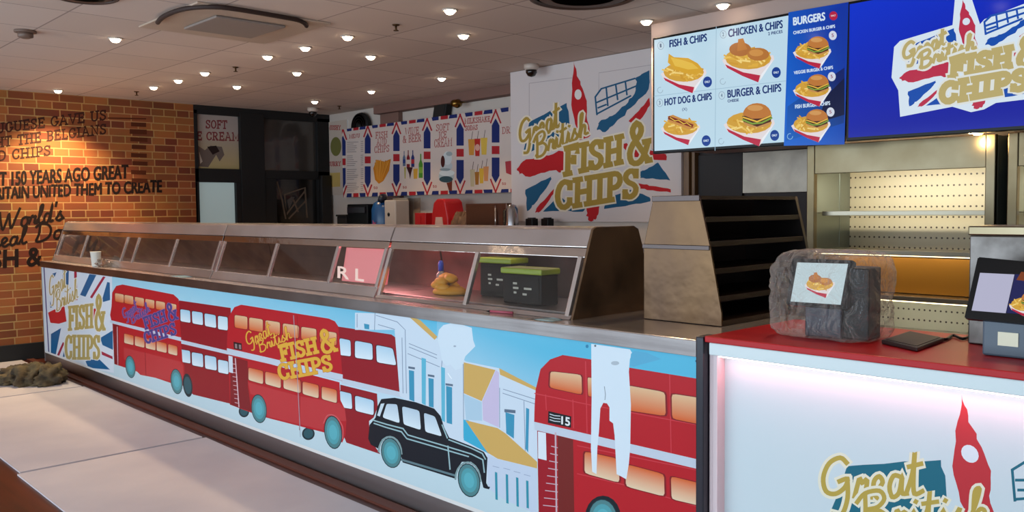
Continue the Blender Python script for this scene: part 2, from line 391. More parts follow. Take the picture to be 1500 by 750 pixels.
def aff(src, dst):
    A = np.array([[x, y, 1] for x, y in src]); X = np.linalg.solve(A, np.array(dst, float))
    return lambda p: tuple(np.array([p[0], p[1], 1])@X)
# ------------------------------------------------------------------ the shop's painted logo, drawn in the photo frame of the big wall sign
TEAL, LRED, GOLD = '#1c5578', '#b81e24', '#a8893c'
def logo(P, M, fill=GOLD, oc='#e8ddcc', flag=True, k=1.0, blue=TEAL, red=LRED, white='#ded6d2', halo=None, wd=15, ow=6):
    def poly(p, c): P.poly([M(q) for q in p], c)
    def rough(p, c, am=5, n=5):
        q = []; rr = random.Random(3)
        for i, a in enumerate(p):
            b = p[(i+1) % len(p)]
            for j in range(n):
                t = j/n; q.append((a[0]+(b[0]-a[0])*t+(rr.uniform(-am, am) if j else 0), a[1]+(b[1]-a[1])*t+(rr.uniform(-am, am) if j else 0)))
        poly(q, c)
    if halo:
        poly([(120, 330), (140, 300), (320, 235), (325, 90), (352, 55), (385, 110), (415, 240), (430, 215), (560, 150), (720, 90), (760, 560), (730, 640), (480, 660), (440, 690), (395, 700), (330, 665), (150, 700), (140, 560), (115, 490)], halo)
    if flag:
        rough([(188, 322), (325, 252), (336, 330), (330, 372), (250, 400), (172, 446), (164, 440)], blue, 3)
        rough([(142, 498), (165, 466), (240, 444), (330, 424), (330, 500), (250, 505), (200, 520), (150, 512)], red, 6)
        rough([(174, 570), (270, 521), (262, 545), (205, 625), (180, 648)], blue, 3)
        rough([(210, 655), (216, 636), (278, 567), (282, 580), (228, 650)], red, 2)
        rough([(238, 650), (300, 590), (345, 640), (400, 622), (385, 650), (300, 648)], blue, 2)
        rough([(398, 625), (440, 610), (443, 650), (430, 680), (408, 684), (397, 664)], red, 4)
        rough([(462, 640), (472, 600), (560, 570), (630, 598), (632, 612), (540, 630)], blue, 2)
        rough([(588, 546), (640, 556), (706, 568), (706, 580), (640, 572), (590, 566)], red, 2)
        rough([(575, 512), (620, 494), (660, 470), (705, 536), (640, 528), (580, 528)], blue, 2)
        rough([(520, 400), (560, 402), (620, 420), (690, 440), (690, 462), (560, 450)], red, 3)
        rough([(436, 352), (446, 320), (490, 300), (550, 250), (578, 205), (580, 158), (628, 132), (626, 200), (560, 270), (500, 330), (470, 356)], blue, 4)
        rough([(552, 318), (590, 280), (628, 232), (630, 262), (596, 312), (560, 326)], red, 2)
        for a, b in (((430, 230), (452, 200)), ((452, 200), (576, 162)), ((430, 230), (436, 295)), ((470, 196), (476, 262)), ((505, 186), (512, 240)), ((540, 174), (546, 222)), ((436, 250), (580, 190)), ((436, 292), (560, 226)), ((440, 270), (470, 258))):
            P.stroke([M(a), M(b)], 6*k, blue)
        rough([(351, 98), (362, 140), (376, 185), (399, 245), (398, 300), (412, 372), (372, 388), (356, 330), (342, 258), (344, 180)], red, 3, 4)
        P.contours([[M((367+13*math.cos(t*PI/8), 221+19*math.sin(t*PI/8))) for t in range(16)]], white)
    for txt, font, a, b, u, f in (('Great', SCR, (150, 424), (300, 338), (-4, -98), .68 if k > .35 else .5), ('British', SCR, (206, 458), (404, 366), (-4, -86), .64 if k > .35 else .48),
                                  ('FISH', SLAB, (316, 514), (536, 466), (2, -94), 1.35), ('&', SLAB, (548, 480), (640, 462), (-2, -146), 1.4), ('CHIPS', SLAB, (284, 640), (592, 590), (2, -94), 1.35)):
        lettering(P, txt, font, a, b, u, wd*k*f, fill, oc, ow*k if oc else 0, M)

# ------------------------------------------------------------------ room shell
XE = -9.194; CEIL = 2.55; YS = 5.14; YB = 5.72; XS = -5.404
mf = mat('wood_floor', '#5a2413', .35, var=('#3c160c', (1.2, 14, 1)), bump=((2, 30, 2), .1, .004))
struct(B().box(XE-.2, 3, -3, 6.2, -.1, 0).build('floor', mf))
# ceiling of 600 mm tiles
mc = mat('ceiling_tile', '#dccabc', .85); nt = mc.node_tree
tc = nt.nodes.new('ShaderNodeTexCoord'); mp = nt.nodes.new('ShaderNodeMapping'); mp.inputs['Location'].default_value = (3.62, -4.06, 0)
br = nt.nodes.new('ShaderNodeTexBrick'); br.offset = 0; br.inputs['Scale'].default_value = 1; br.inputs['Brick Width'].default_value = .6; br.inputs['Row Height'].default_value = .6
br.inputs['Mortar Size'].default_value = .006; br.inputs['Mortar Smooth'].default_value = .3
br.inputs['Color1'].default_value = (*lin('#cdbaae'), 1); br.inputs['Color2'].default_value = (*lin('#c6b2a5'), 1); br.inputs['Mortar'].default_value = (*lin('#96837a'), 1)
nt.links.new(tc.outputs['Object'], mp.inputs[0]); nt.links.new(mp.outputs[0], br.inputs['Vector']); nt.links.new(br.outputs['Color'], nt.nodes['Principled BSDF'].inputs['Base Color'])
struct(B().box(XE-.2, 3, -2.6, 6.2, CEIL, CEIL+.1).build('ceiling', mc))
# brick wall at the far end, with its painted lettering
mb = mat('brick', '#8a3f1c', .8); nt = mb.node_tree; bs = nt.nodes['Principled BSDF']
tc = nt.nodes.new('ShaderNodeTexCoord'); sp = nt.nodes.new('ShaderNodeSeparateXYZ'); cb = nt.nodes.new('ShaderNodeCombineXYZ')
br = nt.nodes.new('ShaderNodeTexBrick'); br.inputs['Scale'].default_value = 1; br.inputs['Brick Width'].default_value = .225; br.inputs['Row Height'].default_value = .075
br.inputs['Mortar Size'].default_value = .006; br.inputs['Mortar Smooth'].default_value = .2; br.inputs['Bias'].default_value = -.1; br.squash = .6; br.squash_frequency = 2
br.inputs['Color1'].default_value = (*lin('#7a3416'), 1); br.inputs['Color2'].default_value = (*lin('#b4682e'), 1); br.inputs['Mortar'].default_value = (*lin('#c08c54'), 1)
nt.links.new(tc.outputs['Object'], sp.inputs[0]); nt.links.new(sp.outputs[1], cb.inputs[0]); nt.links.new(sp.outputs[2], cb.inputs[1]); nt.links.new(cb.outputs[0], br.inputs['Vector'])
nz = nt.nodes.new('ShaderNodeTexNoise'); nz.inputs['Scale'].default_value = 3.5; nt.links.new(cb.outputs[0], nz.inputs['Vector'])
mx = nt.nodes.new('ShaderNodeMix'); mx.data_type = 'RGBA'; mx.blend_type = 'MULTIPLY'; mx.inputs[0].default_value = .45
nt.links.new(br.outputs['Color'], mx.inputs[6]); nt.links.new(nz.outputs['Color'], mx.inputs[7]); nt.links.new(mx.outputs[2], bs.inputs['Base Color'])
bp = nt.nodes.new('ShaderNodeBump'); bp.inputs['Strength'].default_value = .5; bp.inputs['Distance'].default_value = .01; bp.invert = True
nt.links.new(br.outputs['Fac'], bp.inputs['Height']); nt.links.new(bp.outputs[0], bs.inputs['Normal'])
bw = B().box(XE-.15, XE, -2.6, 4.03, 0, CEIL)
P = Print((XE+.002, 0, 0), (0, 1, 0), (0, 0, 1)); K = '#1e0f0b'; K2 = '#3c1d14'
c3 = crop(0, 0, 3); c6 = crop(0, 120, 1.7045)
lettering(P, 'PORTUGUESE GAVE US', SLAB, c3((-165, 604)), c3((470, 524)), (0, -13.5), 2.3, K2)
lettering(P, 'HT THE BELGIANS', SLAB, c3((-20, 648)), c3((470, 586)), (0, -13.5), 2.3, K2)
lettering(P, 'D CHIPS', SLAB, c3((-10, 706)), c3((226, 680)), (0, -13.5), 2.3, K2)
sans(P, 'T 150 YEARS AGO GREAT', c6((0, 260)), c6((320, 241)), (c6((0, 260))[0], c6((0, 226))[1]), K, 1.5)
sans(P, 'BRITAIN UNITED THEM TO CREATE', c6((-24, 294)), c6((404, 275)), (c6((-24, 294))[0], c6((-24, 264))[1]), K, 1.5)
lettering(P, "World's", SCR, c6((-8, 372)), c6((158, 344)), (3, -28), 3.6, K)
lettering(P, 'Real Dow', SCR, c6((-45, 420)), c6((190, 384)), (3, -26), 3.6, K)
sans(P, 'FISH &', c6((-62, 470)), c6((104, 458)), (c6((-62, 470))[0], c6((-62, 424))[1]), K, 2)
# dark brown wear marks on the bricks
for y0, y1, a, b in ((172, 175, 158, 214), (179, 186, 192, 214), (189, 197, 190, 215), (201, 208, 191, 216), (212, 219, 193, 214), (224, 231, 192, 215), (236, 243, 194, 216), (249, 256, 192, 214), (261, 268, 193, 216)):
    P.poly([(a, y0), (b, y0+1), (b, y1), (a, y1-1)], '#54240f')
bw.pr(P, 1); struct(bw.build('wall_left', [mb, WALLPRINT]))
struct(B().box(XE, XE+.025, -2.6, 4.0, 0, .16, 0, .004).build('baseboard_left', MATTE))
# back walls
struct(B().box(XE-.15, XS+.2, YB, YB+.15, 0, CEIL).build('wall_back', mat('back_wall_paint', '#c9bcb2', .7, bump=(20, .05, .002))))
struct(B().box(XS, -3.66, YS+.03, YB, 0, CEIL).build('wall_centre', CREAM))
struct(B().box(-3.66, 3, 5.24, 5.4, 0, CEIL).build('wall_back_right', mat('back_wall_dark', '#2a1e1b', .6, bump=(20, .05, .002))))
struct(B().box(2.6, 2.75, -2.6, 5.24, 0, CEIL).build('wall_right', CREAM))
struct(B().box(-8.1, XS, 5.6, YB, 2.455, CEIL, 0, .004).build('trim_1', mat('soffit_shade_column_brown', '#7a5a50', .7)))  # shade on the beam's face is put into its brown colour
struct(B().box(-8.06, -7.72, 5.66, YB, 1.0, 2.454, 0, .004).build('trim_2', mat('soffit_shade_column_brown')))
t3 = B().box(-3.655, -3.61, 5.16, 5.24, 0, 2.4, 0, .003).box(-3.6, -3.575, 5.18, 5.24, 0, 2.4, 0, .003)
struct(t3.build('trim_3', mat('varnished_wood', '#7d5a34', .4, var=('#5f4126', (20, 20, 2)))))
# bulkhead that carries the screens
struct(B().box(-3.435, 2.6, 4.5, 5.22, 1.76, CEIL, 0, .004).build('trim_4', mat('bulkhead_paint', '#b79e94', .5)))

# glazed door partition beyond the counter
g = B(); ya, yb = 4.03, YB; D = .05
def yz(x, y): p = onX(x, y, XE); return p.y, p.z
y285, z165 = yz(285, 165); y353, z248 = yz(353, 248); y386, z172 = yz(386, 174); y466, z250 = yz(466, 250)
y289, z268 = yz(289, 268); y346, _ = yz(346, 268); y405, z262 = yz(405, 262)
z165b = yz(285, 166)[1]; zt2 = yz(425, 176)[1]; zb2 = yz(425, 250)[1]; zl = yz(315, 267)[1]
g.box(XE-.1, XE, ya, yb, z165b, CEIL-.001, 0, .004); g.box(XE-1, XE-.9, ya-.3, yb+.2, 0, CEIL); g.box(XE-1, XE-.1, ya-.3, ya-.2, 0, CEIL); g.box(XE-1, XE-.1, yb+.16, yb+.26, 0, CEIL)                      # head
g.box(XE-.1, XE, ya, y285+.03, 0, 2.5, 0, .004); g.box(XE-.1, XE+.01, y353, y386, 0, 2.5, 0, .004); g.box(XE-.1, XE, y466, yb, 0, 2.5, 0, .004)
g.box(XE-.1, XE, ya, y353, zl, z248, 0, .004); g.box(XE-.1, XE, y386, yb, z262, zb2, 0, .004)
g.box(XE-.1, XE, ya, y289, 0, zl, 0, .004); g.box(XE-.1, XE, y346, y353, 0, zl, 0, .004); g.box(XE-.1, XE, y386, y405, 0, z262, 0, .004)
dr = struct(g.build('door_1', MATTE))
B().box(XE-.07, XE-.05, y289, y346, 0, zl).build('lit_pane', mat('daylit_pane', '#8f9c9c', .2, emit='#8c9c9c', es=.55), dr)
B().box(XE-.07, XE-.05, y386, y466, zb2, z165b).build('upper_pane', mat('dark_pane', '#3e3834', .12, coat=.5), dr)
lp = B().box(XE-.07, XE-.05, y405, y466, 0, z262)
P = Print((XE-.048, 0, 0), (0, 1, 0), (0, 0, 1)); c = crop(250, 80, 3); q = '#6a5a4c'
for a in ([(500, 615), (590, 585), (600, 715)], [(500, 615), (510, 700), (590, 600)], [(520, 720), (596, 640)], [(540, 640), (560, 690)], [(468, 560), (490, 640), (505, 720)]): P.stroke([c(p) for p in a], 2.4, q)
P.poly([c(p) for p in ((512, 640), (530, 625), (545, 625), (520, 680))], '#5a5450')
lp.pr(P, 1); lp.build('lower_pane', [mat('black_pane', '#1c1917', .12, coat=.5), PRINT], dr)
B().box(XE, XE+.06, yz(468, 290)[0], yb-.03, 0, yz(470, 257)[1], 0, .006).build('door_post', mat('door_post_black', '#15110f', .4), dr)
# poster in the upper left light
pb = B().box(XE-.06, XE-.045, y285+.031, y353-.001, z248+.001, z165b-.001)
P = Print((XE-.043, 0, 0), (0, 1, 0), (0, 0, 1))
P.poly([(283, 163), (356, 169), (357, 251), (283, 250)], ((320, 190), (320, 250), '#a99c96', '#b3a06c'))
lettering(P, 'SOFT', SLAB, c((154, 322)), c((250, 325)), (0, -11), 1.8, '#7a3438'); lettering(P, 'ICE CREAM', SLAB, c((72, 372)), c((306, 378)), (0, -11), 1.8, '#7a3438')
P.poly([c(p) for p in ((96, 410), (120, 400), (150, 420), (175, 400), (225, 405), (236, 440), (215, 470), (200, 440), (165, 495), (110, 490))], '#6e5f58')
P.poly([c(p) for p in ((160, 405), (200, 400), (215, 425), (185, 440))], '#2a1c1a'); P.poly([c(p) for p in ((102, 420), (112, 470), (102, 490), (96, 450))], '#2a1c1a'); P.poly([c(p) for p in ((125, 425), (140, 470), (130, 480))], '#c9bdb2')
pb.pr(P, 1); tag(recenter(pb.build('window_poster', [CREAM, WALLPRINT])), 'cream soft ice cream poster behind the dark glazed door frame', 'poster')

# ------------------------------------------------------------------ floor sheets
ms = mat('protective_board', '#d0c6c8', .55, var=('#bfb7bd', (1.5, 1.5, 1)))
xs = [(-9.16, -7.405), (-7.38, -5.165), (-5.135, -2.96), (-2.93, -.8)]
lab = ['white protective floor board at the brick wall, under the khaki cloth', 'white protective floor board, second from the brick wall', 'white protective floor board, third from the brick wall', 'white protective floor board nearest the camera, mostly cut off by the frame']
for i, (a, b) in enumerate(xs):
    dy = (.02, 0, -.03, 0)[i]; r = random.Random(i)
    o = B().prism([(a, 1.26+dy), (b, 1.25+dy), (b, 2.26), ((a+b)/2, 2.255), (a, 2.27)], 'Z', .001, .009, 0).build('floor_board', ms)
    tag(recenter(o), lab[i], 'floor sheet', 'protective boards laid along the counter')
o = B().box(XE+.03, -1.7, 2.315, 2.375, 0, .012).build('trim_5', mat('kerb_wood', '#5c2b1c', .5)); struct(o)
# crumpled cloth
p = onZ(55, 560, 0)
cl = B()
for i, (dx, dy, r, h, s) in enumerate(((-.16, -.1, .16, .07, 1), (.02, -.02, .2, .1, 2), (.2, .04, .17, .1, 3), (0, -.16, .14, .06, 5), (-.2, .02, .12, .06, 8), (.1, -.08, .15, .1, 11))):
    cl.blob((p.x+dx-.05, p.y+.0+dy, .05), (r, .13, h), .5, 2.2, 0, 4, .0092, s)
tag(recenter(cl.build('cloth', mat('khaki_cloth', '#6b5a3c', .9, var=('#33281c', 9), bump=(40, .3, .01)))), 'crumpled khaki cloth on the floor by the brick wall', 'cloth')
# ------------------------------------------------------------------ long serving counter with the printed street scene
Y0 = 2.40; XL = -8.86; XR = -1.64; WT = .955
ctr = thing('serving_counter', 'long stainless serving counter with printed red buses and black taxi along its front', 'counter', ((XL+XR)/2, 2.8, 0))
B().box(XL-.01, XR, Y0-.011, 3.2, WT-.052, WT, 0, .003).box(XL-.01, XR, Y0-.015, Y0-.0112, WT-.055, WT-.002, 1, .001).build('worktop', [STEEL, LIP], ctr)
B().prism([(Y0, .1), (Y0-.004, .105), (Y0-.004, .0), (Y0+.03, .0), (Y0+.03, .1)], 'X', XL, XR, 0).build('base_panel', STEELB, ctr)
B().box(XL, XR, 3.0, 3.15, 0, WT-.055).box(XL, XL+.02, Y0+.02, 3.1, .0, WT-.055).box(XR-.02, XR, Y0+.02, 3.1, .0, WT-.055).build('carcass', DSTEEL, ctr)
B().box(XL-.012, XL, Y0-.008, Y0+.05, .02, WT-.055, 0, .002).build('end_trim', STEELB, ctr)
P = Print((0, Y0-.006, 0), (1, 0, 0), (0, 0, 1))
zt, zb = WT-.056, .118
P.poly([(XL, zb), (XR, zb), (XR, zt), (XL, zt)], '#bcd2da', raw=True)
def polys(c, col, *L):
    for l in L: P.poly([c(p) for p in l], col)
c4, c5, cc6, c7 = crop(60, 380, 2.885), crop(300, 430, 3), crop(520, 460, 2.586), crop(760, 470, 2.68)
OT, OB = '#d8b48c', '#d0602e'            # glowing windows of the printed buses
def wins(c, quads, top, bot, fr='#7c1a20'):
    for q in quads:
        xs_, ys_ = [a[0] for a in q], [a[1] for a in q]; cx, cy = sum(xs_)/4, sum(ys_)/4
        def rnd(q):                      # rounded corners
            o = []
            for i, b in enumerate(q):
                a, d = q[i-1], q[(i+1) % 4]
                o += [tuple(b[k]+(a[k]-b[k])*.14 for k in (0, 1)), tuple(b[k]+(a[k]-b[k])*.03+(d[k]-b[k])*.03 for k in (0, 1)), tuple(b[k]+(d[k]-b[k])*.14 for k in (0, 1))]
            return o
        P.poly([c(p) for p in rnd([(cx+(a-cx)*1.1, cy+(b-cy)*1.08) for a, b in q])], fr)
        P.poly([c(p) for p in rnd(q)], (c((cx, (q[0][1]+q[1][1])/2)), c((cx, (q[2][1]+q[3][1])/2)), top, bot))
def wheel(c, x, y, rx, ry, dark=False, rot=-.12):
    P.ell(*c((x, y)), rx/c.s, ry/c.s, '#1b2c34', rot=rot)
    if dark: P.ell(*c((x, y)), rx*.75/c.s, ry*.75/c.s, '#28545e', rot=rot); return
    P.ell(*c((x, y)), rx*.92/c.s, ry*.94/c.s, '#4d7f84', rot=rot); P.ell(*c((x, y)), rx*.7/c.s, ry*.72/c.s, '#4f9aa4', rot=rot); P.ell(*c((x, y)), rx*.45/c.s, ry*.46/c.s, '#58aab6', rot=rot)
# sky
P.poly([(160, 395), (1040, 515), (1040, 660), (780, 625), (590, 590), (340, 545), (160, 480)], ((720, 478), (700, 610), '#55b2d2', '#b9d3e2'))
for i in range(16):
    xa_, xb_ = 160+i*30, 190+i*30; f = i/15; tcol = tuple(lin('#9ccbdd')[k]*(1-f)+lin('#55b2d2')[k]*f for k in range(3))
    P.poly([(xa_, 395+(xa_-160)*.138), (xb_, 395+(xb_-160)*.138), (xb_, 500+(xb_-160)*.17), (xa_, 500+(xa_-160)*.17)], ((xa_, 402+(xa_-160)*.138), (xa_-4, 402+(xa_-160)*.138+62+70*f), tcol, '#b9d3e2'))
# flag at the far end
polys(c4, '#cfd9e4', [(8, 20), (300, 60), (308, 480), (20, 420)])
polys(c4, '#0f5c8c', [(92, 40), (118, 46), (116, 118), (92, 98)], [(205, 62), (234, 66), (188, 158), (165, 150)], [(280, 95), (291, 98), (292, 172), (255, 182)], [(44, 62), (66, 54), (56, 78)], [(38, 175), (48, 200), (40, 206)],
      [(42, 315), (85, 290), (62, 405), (42, 398)], [(100, 372), (112, 410), (92, 412)], [(250, 332), (303, 300), (304, 382), (260, 362)], [(188, 430), (240, 416), (292, 466), (200, 458)])
polys(c4, '#a02440', [(262, 72), (273, 74), (216, 165), (207, 160)], [(140, 50), (151, 52), (154, 172), (142, 176)], [(92, 350), (100, 352), (76, 410), (67, 406)], [(255, 388), (302, 410), (303, 422), (258, 403)])
polys(c4, '#b81f28', [(30, 225), (70, 205), (98, 190), (108, 262), (76, 272), (40, 268)], [(216, 210), (240, 205), (240, 262), (216, 262)])
c4.s = 2.885
m4 = aff([(150, 340), (284, 640), (640, 330)], [c4((34, 95)), c4((102, 418)), c4((272, 165))])
logo(P, m4, '#b09c5c', '#dcdedc', flag=False, k=.2)
for c, s in ((c5, 3), (cc6, 2.586), (c7, 2.68)): c.s = s
# first bus pair
B1, B2, BAND = '#b01c26', '#8d1622', '#bcc8d6'
P.poly([(262, 440), (338, 451), (340, 592), (283, 578), (262, 560)], B2)
wins(c4, [[(589, 210), (630, 217), (632, 268), (590, 261)], [(638, 218), (683, 225), (685, 278), (640, 270)], [(691, 228), (738, 236), (741, 290), (693, 281)]], '#9cc4da', '#d6e4ec', '#3c1420')
wins(c4, [[(589, 380), (630, 387), (632, 440), (591, 432)], [(637, 392), (684, 400), (686, 456), (639, 447)], [(692, 404), (740, 413), (743, 470), (694, 461)]], '#a4c8dc', '#d6e4ec', '#3c1420')
wins(c5, [[(58, 98), (100, 104), (101, 162), (58, 156)], [(58, 290), (102, 298), (104, 355), (59, 346)]], '#b4d0de', '#d6e4ec', '#3c1420')
P.poly([c4((585, 338)), c5((103, 252)), c5((103, 268)), c4((585, 354))], BAND)
polys(c4, B1, [(292, 235), (298, 200), (301, 140), (318, 112), (345, 106), (560, 148), (582, 168), (590, 300), (593, 335), (300, 268)], [(302, 268), (592, 340), (598, 430), (606, 450), (606, 500), (590, 528), (560, 526), (310, 442)])
polys(c4, '#b8353a', [(350, 372), (590, 432), (600, 450), (602, 500), (585, 520), (420, 488), (350, 420)])
polys(c4, '#7d1a22', [(303, 272), (328, 278), (330, 446), (310, 442)])
P.stroke([c4((322, 285)), c4((325, 444))], 1.3, '#c79aa4')
polys(c4, BAND, [(292, 256), (592, 330), (592, 346), (292, 268)])
tw = [(313, 41), (353, 41), (397, 42), (441, 42), (486, 42), (532, 44)]
wins(c4, [[(x, 142+(x-313)*.19), (x+w_-4, 142+(x-313)*.19+7), (x+w_-4, 184+(x-313)*.19), (x, 177+(x-313)*.19)] for x, w_ in tw], OT, OB)
wins(c4, [[(x, 312+(x-350)*.24), (x+w_-4, 312+(x-350)*.24+10), (x+w_-4, 362+(x-350)*.24), (x, 352+(x-350)*.24)] for x, w_ in ((352, 43), (397, 44), (443, 45), (489, 46), (538, 42))], OB, '#ddc6a6')
P.stroke([c4((440, 392)), c4((444, 490))], .8, '#8d1622')
wheel(c4, 620, 532, 20, 50, True); wheel(c4, 378, 454, 21, 48); wheel(c4, 573, 516, 25, 54)
m1 = aff([(150, 340), (284, 640), (640, 330)], [c4((342, 222)), c4((442, 356)), c4((566, 186))])
logo(P, m1, '#46407e', '#8a5a94', flag=False, k=.12)
# second bus pair
polys(c5, B2, [(585, 145), (820, 180), (842, 196), (866, 435), (600, 385)], [(595, 400), (757, 440), (760, 500), (742, 545), (722, 560), (725, 640), (772, 706), (622, 655), (600, 600)])
P.poly([c5(p) for p in ((600, 372), (866, 434), (862, 456), (602, 396))], BAND)
wins(c5, [[(592, 196), (640, 206), (642, 276), (594, 270)], [(660, 207), (736, 221), (738, 292), (660, 282)], [(753, 226), (826, 241), (842, 316), (756, 302)]], '#a8cade', '#d6e4ec', '#4c1420')
wins(c5, [[(592, 428), (644, 440), (648, 508), (594, 498)], [(660, 448), (742, 470), (742, 535), (662, 515)]], '#a8cade', '#d6e4ec', '#4c1420')
wheel(c5, 172, 518, 23, 26, True); wheel(c5, 455, 616, 28, 28, True)
polys(c5, B1, [(96, 250), (100, 170), (106, 100), (130, 60), (160, 49), (545, 110), (572, 122), (587, 145), (600, 300), (606, 385), (97, 262)], [(104, 262), (592, 390), (596, 468), (612, 500), (622, 560), (618, 622), (604, 655), (530, 612), (270, 545), (200, 522), (110, 488)])
polys(c5, '#b8353a', [(190, 390), (420, 452), (590, 480), (615, 505), (622, 560), (600, 560), (560, 535), (525, 560), (520, 600), (275, 540), (255, 460), (200, 440)])
polys(c5, '#7d1a22', [(112, 275), (188, 296), (190, 410), (205, 520), (112, 488)])
P.stroke([c5((134, 285)), c5((150, 498))], 1.5, '#d0b0b6')
for i in range(10): P.stroke([c5((118+i*1.6, 308+i*19)), c5((136+i*1.2, 311+i*19))], .8, '#d0b0b6')
polys(c5, '#c9d4e0', [(104, 272), (122, 277), (124, 350), (106, 345)])
polys(c5, BAND, [(97, 240), (606, 356), (606, 384), (97, 266)])
polys(c5, '#241418', [(126, 212), (162, 219), (164, 250), (128, 243)]); 
for dx in (0, 17): polys(c5, '#8a7476', [(132+dx, 220+dx*.2), (142+dx, 222+dx*.2), (143+dx, 242+dx*.2), (133+dx, 240+dx*.2)])
wins(c5, [[(x, y), (x+w_, y+w_*.15), (x+w_, y+w_*.15+56), (x, y+55)] for x, y, w_ in ((131, 94, 56), (195, 105, 60), (266, 117, 64), (343, 131, 70), (424, 146, 66), (507, 162, 72))], OT, OB)
wins(c5, [[(x, y), (x+w_, y+w_*.24), (x+w_, y+w_*.24+58), (x, y+55)] for x, y, w_ in ((192, 325, 64), (266, 342, 68), (346, 362, 76), (430, 386, 70), (514, 408, 66))], OB, '#ddc6a6')
P.stroke([c5((405, 95)), c5((420, 330)), c5((416, 600))], .8, '#8d1622')
wheel(c5, 238, 506, 34, 64); wheel(c5, 564, 610, 39, 74)
P.stroke([c5(p) for p in smooth([(522, 570), (540, 535), (575, 540), (605, 585), (606, 640)])], 1.6, '#c65a5e')
m2 = aff([(150, 340), (284, 640), (640, 330)], [c5((176, 188)), c5((328, 378)), c5((568, 162))])
logo(P, m2, '#d8a63c', '#a8402a', flag=False, k=.22, wd=16, ow=2)
# town houses
W1, W2, LG = '#c6d5e2', '#b4c4d6', '#7d90a8'
polys(cc6, W1, [(0, -5), (190, 0), (310, 92), (420, 180), (545, 205), (690, 280), (690, 745), (560, 690), (415, 560), (300, 400), (170, 310), (150, 60), (0, 60)])
for a in ([(76, -8), (74, 60)], [(8, 0), (8, 50)], [(80, 5), (160, 30), (190, 60), (195, 300)], [(88, 40), (150, 58)], [(178, 90), (182, 300)], [(410, 190), (412, 470)], [(205, 112), (310, 155)], [(205, 125), (310, 168)], [(200, 150), (320, 200)], [(548, 280), (548, 430)], [(560, 300), (680, 340)], [(562, 285), (690, 325)], [(640, 330), (645, 520)], [(330, 175), (328, 200)]): P.stroke([cc6(p) for p in a], 1, LG)
T1, T2 = '#3a8fb0', '#5cb0ca'
polys(cc6, T1, [(204, 212), (224, 216), (225, 332), (206, 324)], [(278, 242), (298, 246), (298, 355), (280, 350)], [(345, 272), (368, 278), (368, 418), (347, 412)], [(570, 372), (604, 382), (602, 472), (573, 452)], [(648, 355), (660, 360), (656, 525), (646, 510)], [(34, 36), (54, 40), (54, 58), (36, 56)])
polys(cc6, T2, [(252, 165), (269, 170), (268, 346), (253, 338)], [(326, 200), (341, 205), (341, 410), (328, 402)])
for x0_, y0_, x1_, y1_ in ((202, 198, 227, 206), (276, 228, 301, 236), (343, 262, 371, 270), (566, 360, 608, 372)): polys(cc6, '#5a6c80', [(x0_, y0_), (x1_, y0_+4), (x1_, y1_+4), (x0_, y1_)])
YR = '#c9a45c'
polys(cc6, YR, [(200, 6), (246, 22), (312, 86), (302, 98)], [(412, 183), (532, 212), (480, 330), (412, 300)], [(546, 205), (690, 280), (690, 292), (550, 230)])
polys(cc6, '#c3b8d4', [(534, 212), (546, 222), (545, 430), (485, 402), (482, 330)])
polys(cc6, '#a9c6d8', [(412, 303), (480, 333), (482, 405), (420, 400)])
polys(cc6, '#3aa6c8', [(410, 400), (430, 402), (508, 530), (412, 478)])
polys(cc6, YR, [(418, 402), (540, 432), (570, 452), (690, 560), (690, 585), (540, 548), (502, 525)])
polys(cc6, '#bdcbdd', [(500, 530), (540, 550), (690, 585), (690, 760), (560, 700), (505, 660)])
for x, a, b in ((530, 598, 702), (571, 606, 716), (610, 618, 728), (648, 630, 734)):
    polys(cc6, '#2b8ba0', [(x, a), (x+9, a+3), (x+11, b+3), (x+2, b)]); P.stroke([cc6((x-8, a-22)), cc6((x+16, a-16))], .9, '#8fa0bc')
polys(cc6, '#cbdbe6', [(312, 95), (318, 60), (335, 42), (370, 33), (405, 40), (442, 52), (448, 100), (456, 122), (418, 160), (402, 206), (380, 212), (362, 192), (345, 196), (330, 178), (322, 130)])
P.ell(*cc6((378, 122)), 2, 1.3, '#9aa8b8'); P.stroke([cc6((352, 225)), cc6((366, 245))], 1.2, '#e6eff4')
# taxi
TX, TS = '#0d141f', '#93b4ba'
polys(cc6, TX, [(78, 392), (84, 352), (100, 322), (150, 317), (230, 334), (300, 358), (324, 386), (338, 430), (357, 468), (440, 500), (488, 522), (502, 545), (497, 640), (508, 660), (486, 658), (470, 592), (440, 560), (405, 560), (386, 590), (380, 624), (180, 562), (165, 492), (132, 465), (102, 475), (92, 512), (60, 495), (50, 472), (55, 420), (70, 402)])
wins(cc6, [[(120, 340), (160, 342), (170, 414), (104, 392)], [(178, 349), (244, 366), (250, 440), (184, 418)], [(261, 374), (303, 388), (330, 464), (266, 446)]], '#aec4d4', '#d3e2ea', '#0a0f16')
polys(cc6, '#c2d4de', [(84, 384), (98, 340), (112, 338), (94, 388)])
for a in ([(68, 402), (120, 418), (182, 434), (200, 458), (355, 504), (440, 530), (484, 552)], [(72, 414), (120, 430), (176, 446), (196, 472), (355, 518), (430, 540)], [(355, 476), (440, 508), (482, 528), (494, 550)], [(484, 552), (490, 600)], [(352, 500), (360, 588)], [(330, 420), (350, 470)]): P.stroke([cc6(p) for p in a], 1.9, TS)
P.stroke([cc6((176, 552)), cc6((380, 612))], 3, '#5e7a82')
for x, y, rx, ry in ((137, 522, 40, 60), (432, 626, 44, 67)):
    P.stroke([cc6((x-rx*1.08*math.cos(t*PI/10)-4, y-ry*1.02*math.sin(t*PI/10)+8*(t/10))) for t in range(11)], 2.6, '#7d989a'); wheel(cc6, x, y+4, rx*.95, ry*.97, rot=-.2)
polys(cc6, TX, [(488, 650), (512, 655), (508, 664), (490, 660)])
